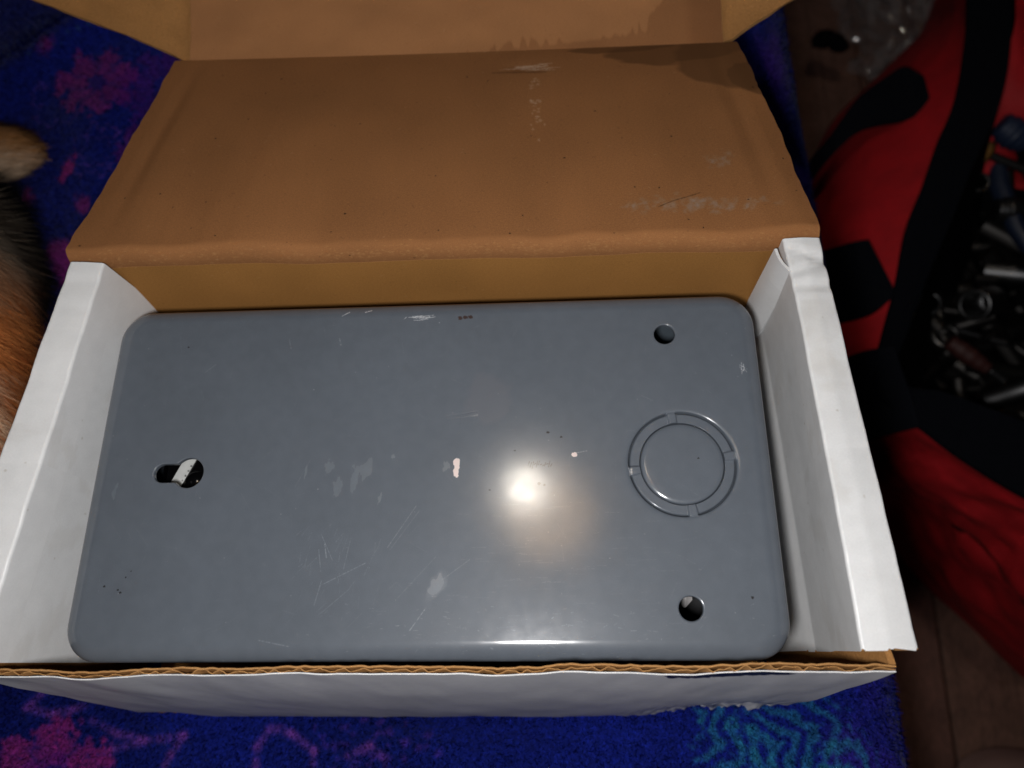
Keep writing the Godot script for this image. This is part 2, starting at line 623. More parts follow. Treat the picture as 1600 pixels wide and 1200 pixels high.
	var nn := grid_normals(rows, -1.0)
	var st := SurfaceTool.new()
	st.begin(Mesh.PRIMITIVE_TRIANGLES)
	var arc := 0.0
	for j in rows.size():
		arc = 0.0
		for i in xs.size():
			if i:
				arc += (xs[i] - xs[i - 1]).length()
			st.set_normal(nn[j][i])
			st.set_uv(Vector2(arc / BSPAN, j / 140.0))
			st.add_vertex(rows[j][i])
	grid_faces(st, xs.size(), rows.size(), false)
	st.generate_tangents()
	var b := MeshInstance3D.new()
	b.name = "fleece_blanket"
	b.mesh = st.commit()
	b.material_override = m
	b.set_meta("label", "navy blue plush fleece blanket with magenta flowers and teal leaves under the carton")
	b.set_meta("category", "blanket")
	add_child(b)
	# the pile: short leaning fibres dyed like the cloth they stand on
	var fs := SurfaceTool.new()
	fs.begin(Mesh.PRIMITIVE_TRIANGLES)
	for q in [[V(-0.00016, 0, 0), V(0.00016, 0, 0), V(0.00004, 1, 0)]]:
		for p in q:
			fs.set_normal(V(0, 0.6, 0.8))
			fs.add_vertex(p)
	var mm := MultiMesh.new()
	mm.transform_format = MultiMesh.TRANSFORM_3D
	mm.use_colors = true
	mm.mesh = fs.commit()
	var patches := [[-0.27, -0.10, -0.29, -0.07, 70000], [-0.175, 0.153, 0.050, 0.098, 60000], [0.115, 0.154, -0.26, -0.13, 16000]]
	var total := 0
	for q in patches:
		total += q[4]
	mm.instance_count = total
	var n := 0
	for q in patches:
		for k in q[4]:
			var x := rng.randf_range(q[0], q[1])
			var z := rng.randf_range(q[2], q[3])
			var j := clampf((z - BZ0) / BSPAN * 140.0, 0.0, 139.0)
			var i := 0
			while i < xs.size() - 2 and xs[i + 1].x < x:
				i += 8
			while i > 0 and xs[i].x > x:
				i -= 1
			var jj := int(j)
			var u := clampf((x - rows[jj][i].x) / maxf(rows[jj][i + 1].x - rows[jj][i].x, 0.001), 0.0, 1.0)
			var p: Vector3 = rows[jj][i].lerp(rows[jj][i + 1], u).lerp(rows[jj + 1][i].lerp(rows[jj + 1][i + 1], u), j - jj)
			var lean := V(rng.randfn() * 0.5 + 0.35 * wrinkle.get_noise_2d(x * 4.0, z * 4.0), 0.75, rng.randfn() * 0.5 + 0.35).normalized()
			var side := lean.cross(V(rng.randfn(), rng.randfn(), rng.randfn())).normalized()
			mm.set_instance_transform(n, Transform3D(Basis(side, lean * rng.randf_range(0.0014, 0.0030), side.cross(lean)), p - V(0, 0.0003, 0)))
			var at := bpx(x, z)
			var c := img.get_pixel(clampi(int(at.x), 0, 2047), clampi(int(at.y), 0, 2047)).srgb_to_linear() * rng.randf_range(0.9, 2.1)
			c.a = 1.0
			mm.set_instance_color(n, c)
			n += 1
	var pm := StandardMaterial3D.new()
	pm.vertex_color_use_as_albedo = true
	pm.roughness = 0.8
	pm.metallic_specular = 0.15
	var fuzz := MultiMeshInstance3D.new()
	fuzz.name = "pile"
	fuzz.multimesh = mm
	fuzz.material_override = pm
	fuzz.set_meta("kind", "stuff")
	b.add_child(fuzz)

# ------------------------------------------------------------------ steel enclosure
const PW := 0.187
const PD := 0.0998
const PR := 0.0095
const PB := 0.0050

func ppx(x: float, z: float) -> Vector2:       # millimetres on the plate to texture pixels
	return Vector2((x + 93.5) / 187.0 * 2048.0, (z + 49.9) / 99.8 * 1093.0)

func plate_material() -> StandardMaterial3D:
	var base := srgb(0.103, 0.119, 0.143)
	var img := mottled(2048, 1093, base, 0.06, 0.03, 0.035, 81, 1.0, 60.0)
	var rough := mottled(2048, 1093, Color(0.135, 0.135, 0.135), 0.10, 0.16, 0.15, 82, 1.0, 50.0)
	var pale := srgb(0.30, 0.33, 0.36)
	var smear := srgb(0.145, 0.172, 0.202)
	var primer := srgb(0.72, 0.60, 0.56)
	var white := srgb(0.62, 0.63, 0.65)
	var dark := srgb(0.012, 0.010, 0.010)
	var rust := srgb(0.045, 0.024, 0.020)
	# rubbed, duller smears
	for s in [[-25.9, -0.3, 2.0, 2.6, 0.0], [-23.3, 5.1, 1.9, 3.6, 0.15], [-18.8, 2.6, 2.0, 5.0, 0.1], [-15.6, 0.4, 2.6, 4.2, 0.3], [-32.4, 0.4, 0.5, 3.2, 0.05], [4.6, 31.5, 2.3, 4.6, 0.45], [-85.6, 5.0, 1.0, 3.0, 0.1], [-8.5, -3.0, 0.8, 1.2, 0.0], [-11.5, 8.5, 0.7, 2.0, 0.2], [6.2, 0.2, 1.4, 2.0, 0.0]]:
		blot(img, ppx(s[0], s[1]), s[2] * 10.9, s[3] * 10.9, smear, 0.42, 0.9, 0.5, s[4])
		blot(rough, ppx(s[0], s[1]), s[2] * 10.9, s[3] * 10.9, Color(0.34, 0.34, 0.34), 0.8, 0.45, 0.5, s[4])
	blot(img, ppx(17.5, -19.0), 82, 88, srgb(0.128, 0.135, 0.156), 0.55, 0.25, 0.25)  # a separate paler round patch, colour only
	for k in 26:
		blot(rough, Vector2(rng.randf() * 2048, rng.randf() * 1093), rng.randf_range(20, 90), rng.randf_range(15, 70), Color(0.17, 0.17, 0.17) if k % 2 else Color(0.11, 0.11, 0.11), 0.35, 0.7, 0.7, rng.randf() * 3.0)
	# scratches seen one by one
	for s in [[-25.9, 31.2, -14.4, 25.6, 1.3, 0.5], [-8.7, 21.6, -1.5, 10.7, 1.3, 0.5], [-8.0, 22.2, -0.6, 12.0, 1.0, 0.35], [-5.5, 34.6, 4.1, 24.2, 1.0, 0.3], [-1.9, 42.4, 2.0, 37.0, 1.6, 0.7], [-40.5, 44.6, -32.8, 46.1, 1.6, 0.5], [-26, 27.5, -27.0, 22.0, 1.2, 0.5], [-20.0, 27.0, -18.6, 19.0, 1.0, 0.4], [-26.6, 18.0, -23.0, 25.0, 1.2, 0.45], [-25.5, 20.5, -24.8, 24.0, 1.6, 0.7], [-25.0, 38.0, -18.0, 32.0, 1.0, 0.35], [-27.0, 36.0, -25.6, 30.0, 1.3, 0.5], [-35.0, 5.0, -31.2, -3.0, 0.9, 0.3], [13.0, 25.0, 6.0, 30.0, 1.0, 0.45], [41.4, -3.0, 44.6, -3.6, 1.6, 0.7], [-65, -29.0, -62, -31.5, 1.4, 0.4], [-41, -39.0, -40.2, -36.0, 1.4, 0.5], [-26.0, -38.6, -25.5, -36.6, 2.2, 0.6], [60, -19, 63, -17.5, 1.0, 0.4]]:
		scratch(img, ppx(s[0], s[1]), ppx(s[2], s[3]), s[4] * 1.5, pale, s[5] * 0.85, 0.55)
	# hairline wear
	for k in 230:
		var a := Vector2(rng.randf_range(60, 1980), rng.randf_range(60, 1040))
		var l := rng.randf_range(8, 70)
		scratch(img, a, a + Vector2(l, 0).rotated(rng.randf() * TAU), 1.0, pale, rng.randf_range(0.06, 0.22), 0.8)
	for k in 150:                                   # sparkle along the front bend, painted as pale flecks
		var a := ppx(30 + rng.randfn() * 28, 41.5 + rng.randfn() * 3.2)
		scratch(img, a, a + Vector2(rng.randf_range(-16, 16), rng.randf_range(-5, 5)), rng.randf_range(0.8, 2.0), pale, rng.randf_range(0.15, 0.6), 0.6)
	for k in 110:
		var a := ppx(33 + rng.randfn() * 20, 27 + rng.randfn() * 9)
		scratch(img, a, a + Vector2(rng.randf_range(8, 60), rng.randf_range(-2, 2)), 1.0, pale, rng.randf_range(0.08, 0.3), 0.7)
	for k in 40:
		var a := ppx(-22 + rng.randfn() * 9, 27 + rng.randfn() * 8)
		scratch(img, a, a + Vector2(rng.randf_range(10, 60), 0).rotated(rng.randf_range(-1.6, -0.6)), 1.0, pale, rng.randf_range(0.1, 0.35), 0.7)
	# chips down to primer or steel
	for c in [[9.1, -0.6, 0.85, 1.6], [9.0, 1.4, 0.7, 1.6], [9.3, 2.6, 0.35, 0.6], [41.0, -2.6, 0.75, 0.6]]:
		blot(img, ppx(c[0], c[1]), c[2] * 12.5, c[3] * 11.5, primer, 1.0, 0.12, 0.35)
		blot(rough, ppx(c[0], c[1]), c[2] * 12.5, c[3] * 11.5, Color(0.85, 0.85, 0.85), 1.0, 0.12, 0.35)
	for k in 16:
		var a := ppx(-2.5 + rng.randfn() * 2.6, -44.6 + rng.randfn() * 0.5)
		scratch(img, a, a + Vector2(rng.randf_range(6, 34), rng.randf_range(-8, 3)), 1.8, white, 0.8, 0.5)
	scratch(img, ppx(-25.8, -45.9), ppx(-23.8, -47.2), 3.0, white, 0.8, 0.3)
	scratch(img, ppx(-19.0, -47.0), ppx(-17.2, -47.6), 3.0, white, 0.9, 0.3)
	for c in [[9.2, -44.1, 0.75, 0.55], [10.7, -44.3, 0.8, 0.6], [12.2, -44.4, 0.7, 0.55]]:
		blot(img, ppx(c[0], c[1]), c[2] * 11, c[3] * 11, rust, 0.95, 0.25, 0.5)
	for k in 12:
		scratch(img, ppx(28.5 + k * 0.55, 0.5 + rng.randfn() * 0.3), ppx(28.9 + k * 0.55, -0.6 + rng.randfn() * 0.3), 2.2, dark, 0.75, 0.5)
	for c in [[31.4, 5.2, 0.5], [32.8, 5.6, 0.35], [18.2, 6.7, 0.3], [-83.8, 30.9, 0.34], [-80.0, 31.8, 0.3], [-79.2, 32.5, 0.34], [-78.4, 28.6, 0.26], [-77.2, 27.0, 0.22], [84.2, 35.0, 0.42], [-71.0, -37.2, 0.3], [74.0, -1.0, 0.3], [25.0, -4.0, 0.3], [34.0, -9.0, 0.45], [37.6, -7.6, 0.35]]:
		blot(img, ppx(c[0], c[1]), c[2] * 12, c[2] * 9, dark, 0.9, 0.35, 0.5)
	for k in 9:
		scratch(img, ppx(88.3 + rng.randfn() * 0.5, -27 + rng.randfn() * 1.2), ppx(88.5 + rng.randfn() * 0.6, -25.6 + rng.randfn()), 2.2, white, 0.45, 0.5)
	for k in 60:
		blot(img, Vector2(rng.randf() * 2048, rng.randf() * 1093), rng.randf_range(1, 2.6), rng.randf_range(1, 2.6), pale, rng.randf_range(0.3, 0.8), 0.5, 0.4)
	var m := StandardMaterial3D.new()
	m.albedo_texture = tex(img)
	m.roughness = 1.0
	m.roughness_texture = tex(rough)
	m.roughness_texture_channel = BaseMaterial3D.TEXTURE_CHANNEL_RED
	m.clearcoat_enabled = true
	m.clearcoat = 0.42
	m.clearcoat_roughness = 0.46
	m.metallic_specular = 0.5
	m.normal_enabled = true
	# orange peel of the paint and the gouge near the middle, as relief
	var hgt := noise(0.02, 83, 2).get_image(2048, 1093, false, false, false)
	hgt.adjust_bcs(1.0, 0.10, 1.0)
	for s in [[6.3, -14.2, 14.6, -15.4, 5.0], [6.3, -13.2, 14.6, -14.0, 4.0], [10.2, -14.0, 10.2, -10.5, 4.0], [13.6, -13.6, 13.6, -9.8, 4.0], [14.6, -15.6, 14.6, -13.6, 5.0]]:
		scratch(hgt, ppx(s[0], s[1]), ppx(s[2], s[3]), s[4], Color(0.1, 0.1, 0.1), 0.8, 0.1)
	scratch(hgt, ppx(11.4, -14.4), ppx(14.2, -14.8), 9.0, Color(0.9, 0.9, 0.9), 0.8, 0.1)
	hgt.convert(Image.FORMAT_RGBA8)
	hgt.bump_map_to_normal_map(6.0)
	m.normal_texture = tex(hgt)
	m.normal_scale = 0.07
	return m

func puv(v: Vector3) -> Vector2:
	return Vector2(v.x / PW + 0.5, v.z / PD + 0.5)

func flat_tri(st: SurfaceTool, a: Vector3, b: Vector3, c: Vector3):
	var n := (b - a).cross(c - a)
	var q := [a, b, c] if n.y < 0.0 else [a, c, b]
	for v in q:
		st.set_normal(Vector3.UP)
		st.set_tangent(Plane(1, 0, 0, 1))
		st.set_uv(puv(v))
		st.add_vertex(v)

func flat_rect(st: SurfaceTool, x0: float, x1: float, z0: float, z1: float):
	flat_tri(st, Vector3(x0, 0, z0), Vector3(x1, 0, z0), Vector3(x1, 0, z1))
	flat_tri(st, Vector3(x0, 0, z0), Vector3(x1, 0, z1), Vector3(x0, 0, z1))

# a rectangle with a hole in it whose outline is given round centre c
func flat_holed(st: SurfaceTool, x0: float, x1: float, z0: float, z1: float, c: Vector2, hole: PackedVector2Array):
	var n := hole.size()
	var angs := []
	for p in hole:
		angs.append(fposmod((p - c).angle(), TAU))
	var rim := []
	for p in hole:
		var d := (p - c).normalized()
		var t := INF
		if d.x > 1e-6: t = minf(t, (x1 - c.x) / d.x)
		if d.x < -1e-6: t = minf(t, (x0 - c.x) / d.x)
		if d.y > 1e-6: t = minf(t, (z1 - c.y) / d.y)
		if d.y < -1e-6: t = minf(t, (z0 - c.y) / d.y)
		rim.append(c + d * t)
	var corners := [Vector2(x0, z0), Vector2(x1, z0), Vector2(x1, z1), Vector2(x0, z1)]
	for k in n:
		var k2 := (k + 1) % n
		var h0 := Vector3(hole[k].x, 0, hole[k].y)
		var h1 := Vector3(hole[k2].x, 0, hole[k2].y)
		var r0 := Vector3(rim[k].x, 0, rim[k].y)
		var r1 := Vector3(rim[k2].x, 0, rim[k2].y)
		flat_tri(st, h0, r0, r1)
		flat_tri(st, h0, r1, h1)
		for q in corners:
			var a := fposmod((q - c).angle() - angs[k], TAU)
			var w := fposmod(angs[k2] - angs[k], TAU)
			if a > 1e-5 and a < w - 1e-5 and w < PI:
				flat_tri(st, r0, Vector3(q.x, 0, q.y), r1)

func ring_points(c: Vector2, r: float, n: int) -> PackedVector2Array:
	var out := PackedVector2Array()
	for k in n:
		out.append(c + Vector2(r, 0).rotated(TAU * (k + 0.5) / n))
	return out

func keyhole_points(c: Vector2, r: float, w: float, reach: float) -> PackedVector2Array:
	# round hole with a slot running to -x
	var out := PackedVector2Array()
	var a0 := PI - asin(w / r)
	for k in 41:
		out.append(c + Vector2(r, 0).rotated(-a0 + 2.0 * a0 * k / 40.0))
	for k in 17:
		out.append(c + Vector2(-reach, 0) + Vector2(w, 0).rotated(PI / 2 + PI * k / 16.0))
	return out

# the rolled lip of a hole and the thickness of the steel below it
func hole_wall(hole: PackedVector2Array, mat: Material, lip: float, depth: float) -> ArrayMesh:
	var rows := []
	var n := hole.size()
	for j in 8:
		var t := minf(j / 5.0, 1.0) * PI / 2
		var y := -lip * (1.0 - cos(t)) if j <= 5 else -lip - (depth - lip) * (j - 5) / 2.0
		var inset := lip * sin(t)
		var r := PackedVector3Array()
		for k in n + 1:
			var p := hole[k % n]
			var nx := (hole[(k + 1) % n] - hole[(k - 1 + n) % n]).normalized()
			var inw := Vector2(-nx.y, nx.x)
			p += inw * inset
			r.append(Vector3(p.x, y, p.y))
		rows.append(r)
	return sheet(rows, 0.0, mat, null, -1.0)

func build_enclosure():
	var t := thing("steel_enclosure", "grey painted steel electrical box lying face down inside the white carton", "electrical box", Vector3(0, -0.062, 0))
	var m := plate_material()
	var key := Vector2(-0.0655, 0.0006)
	var h1 := Vector2(0.0676, -0.0372)
	var h3 := Vector2(0.0689, 0.0376)
	var ko := Vector2(0.0697, 0.0003)
	var kr := 0.0165
	# flat face
	var st := SurfaceTool.new()
	st.begin(Mesh.PRIMITIVE_TRIANGLES)
	var ax := PW / 2 - PR
	var az := PD / 2 - PB
	var hk := keyhole_points(key, 0.0046, 0.0030, 0.0072)
	var c1 := ring_points(h1, 0.0033, 40)
	var c3 := ring_points(h3, 0.0034, 40)
	var kc := ring_points(ko, kr, 96)
	flat_rect(st, -ax, -0.080, -az, az)
	flat_rect(st, -0.080, -0.055, -az, -0.012)
	flat_rect(st, -0.080, -0.055, 0.013, az)
	flat_holed(st, -0.080, -0.055, -0.012, 0.013, key, hk)
	flat_rect(st, -0.055, 0.048, -az, az)
	flat_rect(st, 0.048, ax, -az, -0.0415)
	flat_holed(st, 0.048, ax, -0.0415, -0.030, h1, c1)
	flat_rect(st, 0.048, ax, -0.030, -0.020)
	var xr := PW / 2 - PB
	var zc := PD / 2 - PR
	# the knockout patch reaches further right than the hole strip, so the right edge strip is split round it
	flat_holed(st, 0.048, xr, -0.020, 0.021, ko, kc)
	flat_rect(st, 0.048, ax, 0.021, 0.030)
	flat_holed(st, 0.048, ax, 0.030, 0.0415, h3, c3)
	flat_rect(st, 0.048, ax, 0.0415, az)
	flat_rect(st, ax, xr, -zc, -0.020)
	flat_rect(st, ax, xr, 0.021, zc)
	flat_rect(st, -xr, -ax, -zc, zc)
	for sx in [-1, 1]:
		for sz in [-1, 1]:
			var c := Vector3(ax * sx, 0, zc * sz)
			for k in 10:
				var a := PI / 2 * k / 10.0
				var b := PI / 2 * (k + 1) / 10.0
				flat_tri(st, c, c + Vector3(cos(a) * sx, 0, sin(a) * sz) * (PR - PB), c + Vector3(cos(b) * sx, 0, sin(b) * sz) * (PR - PB))
	st.set_material(m)
	part(t, "back_plate", st.commit())
	# rolled edge and sides
	var rows := []
	var prof := []
	for k in 11:
		var a := PI / 2 * k / 10.0
		prof.append(Vector2(PB * sin(a), -0.0034 * (1.0 - cos(a))))
	prof.append(Vector2(PB, -0.030))
	prof.append(Vector2(PB, -0.062))
	for p in prof:
		var r := PackedVector3Array()
		for q in 4:
			var sx: float = [1, -1, -1, 1][q]
			var sz: float = [1, 1, -1, -1][q]
			for k in 11:
				var a := PI / 2 * (q + k / 10.0)
				var rad: float = PR - PB + p.x
				r.append(Vector3(ax * sx + cos(a) * rad, p.y, zc * sz + sin(a) * rad))
		r.append(r[0])
		rows.append(r)
	var side := sheet(rows, 0.0, m, null, 1.0)
	# the sides carry on the face's print
	var mdt := MeshDataTool.new()
	mdt.create_from_surface(side, 0)
	for i in mdt.get_vertex_count():
		mdt.set_vertex_uv(i, puv(mdt.get_vertex(i)))
		if mdt.get_vertex(i).y > -0.00001:
			mdt.set_vertex_normal(i, Vector3.UP)
	side.clear_surfaces()
	mdt.commit_to_surface(side)
	part(t, "side_wall", side, m)
	for h in [["keyhole_rim", hk], ["hole_rim", c1], ["hole_rim", c3]]:
		part(t, h[0], hole_wall(h[1], m, 0.0004, 0.0014))
	# double knockout: outer ring and inner disc, held by four ties
	var kp := []
	var radii := [0.0, 0.004, 0.008, 0.0098, 0.0103, 0.0106, 0.0109, 0.01105, 0.01113, 0.01119, 0.01128, 0.0114, 0.0117, 0.0123, 0.0130, 0.01345, 0.01375, 0.01395, 0.01405, 0.01415, 0.0143, 0.0146, 0.0150, 0.0157, kr]
	for r in radii:
		var row := PackedVector3Array()
		for k in 385:
			var a := TAU * (k + 2.0) / 384.0
			var y := 0.0
			var tie := 1.0
			for q in 4:
				var off := absf(angle_difference(a, PI / 2 * q - 0.14))
				tie = minf(tie, clampf((off - 0.075) / 0.03, 0.0, 1.0))
			if r < 0.0111:
				y = -0.00015 - 0.00035 * clampf((r - 0.0100) / 0.0010, 0.0, 1.0)
				if r > 0.0109: y = -0.0010
			elif r < 0.01122:
				y = -0.0018
			elif r < 0.01405:
				y = lerpf(-0.00005, -0.00055, tie)
				if r > 0.0139: y = lerpf(-0.0001, -0.0012, tie)
			elif r < 0.0142:
				y = lerpf(-0.0001, -0.0019, tie)
			else:
				y = -0.00045 * exp(-(r - 0.0142) / 0.00030)
			if r >= kr - 1e-6: y = 0.0
			row.append(Vector3(ko.x + cos(a) * r, y, ko.y + sin(a) * r))
		kp.append(row)
	var km := sheet(kp, 0.0, m, null, 1.0)
	mdt = MeshDataTool.new()
	mdt.create_from_surface(km, 0)
	for i in mdt.get_vertex_count():
		mdt.set_vertex_uv(i, puv(mdt.get_vertex(i)))
	km.clear_surfaces()
	mdt.commit_to_surface(km)
	part(t, "knockout", km, m)
	# what shows through the holes
	var grey := std(Color(0.042, 0.055, 0.068), 0.5)
	var gloss := StandardMaterial3D.new()
	gloss.albedo_color = Color(0.03, 0.03, 0.035)
	gloss.roughness = 0.12
	part(t, "inner_cover", box_mesh(Vector3(0.036, 0.02, 0.05), 0.003), gloss, false).position = Vector3(-0.062, 0.062 - 0.0205, 0.0)
	part(t, "inner_label", box_mesh(Vector3(0.0034, 0.0004, 0.016), 0.0001), label_material(), false).position = Vector3(-0.0727, 0.062 - 0.0102, -0.0012)
	t.get_child(-1).rotation.y = -0.42
	part(t, "inner_bracket", box_mesh(Vector3(0.03, 0.003, 0.026), 0.001), grey, false).position = Vector3(0.069, 0.062 - 0.0225, -0.042)
	part(t, "inner_board", box_mesh(Vector3(0.16, 0.002, 0.085), 0.0005), M.black_plastic, false).position = Vector3(0.004, 0.062 - 0.046, 0.0)
	var dome := SphereMesh.new()  # added dome, shaped to give a flash glint inside the keyhole
	dome.radius = 0.0042
	dome.height = 0.0064
	part(t, "glint_dome", dome, gloss, false).position = Vector3(-0.0686, 0.062 - 0.0125, 0.0008)
	part(t, "wire_sleeve", box_mesh(Vector3(0.012, 0.006, 0.02), 0.002), std(Color(0.6, 0.58, 0.58), 0.5), false).position = Vector3(0.0680, 0.062 - 0.029, 0.0255)

func label_material() -> StandardMaterial3D:
	var img := mottled(96, 144, srgb(0.55, 0.56, 0.55), 0.03, 0.03, 0.03, 95)
	for k in 5:
		scratch(img, Vector2(60, 40 + k * 14), Vector2(88, 40 + k * 14), 4.0, srgb(0.05, 0.05, 0.05), 0.85, 0.6)
	var m := StandardMaterial3D.new()
	m.albedo_texture = tex(img)
	m.roughness = 0.5
	m.uv1_triplanar = true
	m.uv1_scale = Vector3(100, 62, 62)
	m.uv1_offset = Vector3(0.5, 0.5, 0.5)
	return m

# ------------------------------------------------------------------ carton
const RIM := 0.0112

func lid_material(base: Color, seed_: int, marks: bool) -> StandardMaterial3D:
	var img := kraft_image(1400, 640, base, seed_)
	var w := 1400.0
	var h := 640.0
	if marks:
		var stain := base.darkened(0.36)
		# damp stain in the far right corner
		for s in [[0.985, 0.90, 150, 110, -0.2], [0.90, 0.965, 190, 46, 0.12], [0.80, 0.99, 130, 18, 0.05], [0.995, 0.80, 50, 60, 0.3]]:
			blot(img, Vector2(s[0] * w, s[1] * h), s[2], s[3], stain, 0.62, 0.10, 0.22, s[4])
		# scuffs through to paler fibre
		var pale := base.lightened(0.42)
		for k in 34:
			var a := Vector2(0.627 * w + rng.randfn() * 30, 0.895 * h + rng.randfn() * 6)
			scratch(img, a, a + Vector2(rng.randf_range(8, 42), rng.randf_range(-5, 5)), 2.4, pale, 0.55, 0.5)
		scratch(img, Vector2(0.575 * w, 0.872 * h), Vector2(0.665 * w, 0.868 * h), 3.0, base.darkened(0.4), 0.6, 0.3)
		for k in 60:
			var t := rng.randf()
			var a := Vector2((0.645 + rng.randfn() * 0.004) * w, lerpf(0.84, 0.5, t) * h)
			if (t > 0.18 and t < 0.34) or t > 0.62 and rng.randf() < 0.6:
				continue
			blot(img, a, rng.randf_range(2, 7), rng.randf_range(2, 6), pale, 0.4, 0.6, 0.7)
		var chalk := srgb(0.30, 0.26, 0.24)
		for k in 110:
			var a := Vector2((0.855 + rng.randfn() * 0.045) * w, (0.255 + rng.randfn() * 0.013) * h)
			blot(img, a, rng.randf_range(4, 14), rng.randf_range(3, 8), chalk, 0.2, 0.7, 0.7, rng.randf())
		scratch(img, Vector2(0.80 * w, 0.245 * h), Vector2(0.86 * w, 0.30 * h), 1.2, base.darkened(0.55), 0.7, 0.3)
		for k in 30:
			blot(img, Vector2((0.90 + rng.randfn() * 0.01) * w, (0.43 + rng.randfn() * 0.015) * h), 8, 7, chalk, 0.12, 0.7, 0.7)
		for k in 44:
			blot(img, Vector2(rng.randf() * w, rng.randf() * h), rng.randf_range(1.2, 3.2), rng.randf_range(1.0, 2.4), base.darkened(0.72), 0.85, 0.5, 0.5)
		# rubbed crease along the hinge; the pale flecks also paint in its lit band
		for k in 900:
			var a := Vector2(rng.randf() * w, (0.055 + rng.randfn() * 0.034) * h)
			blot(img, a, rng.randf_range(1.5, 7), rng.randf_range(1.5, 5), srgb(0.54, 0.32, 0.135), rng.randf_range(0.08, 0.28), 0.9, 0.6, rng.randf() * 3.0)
		# faint flutes telegraphing through the paper
	var m := StandardMaterial3D.new()
	m.albedo_texture = tex(img)
	m.roughness = 0.9
	m.metallic_specular = 0.15
	m.normal_enabled = true
	var hg := noise(0.05, seed_ + 3, 4).get_image(1024, 512, false, false, false)
	hg.adjust_bcs(1.0, 0.25, 1.0)
	for x in 1024:                                    # flutes showing through the liner
		var rib := 0.10 * sin(TAU * x / 25.6 + dab.get_noise_1d(x * 0.1) * 2.0) * clampf(0.6 + dab.get_noise_1d(x * 0.06 + seed_) * 2.0, 0.0, 1.0)
		for y in 512:
			var c := hg.get_pixel(x, y).r + rib
			hg.set_pixel(x, y, Color(c, c, c))
	hg.convert(Image.FORMAT_RGBA8)
	hg.bump_map_to_normal_map(6.0)
	m.normal_texture = tex(hg)
	m.normal_scale = 0.10
	return m

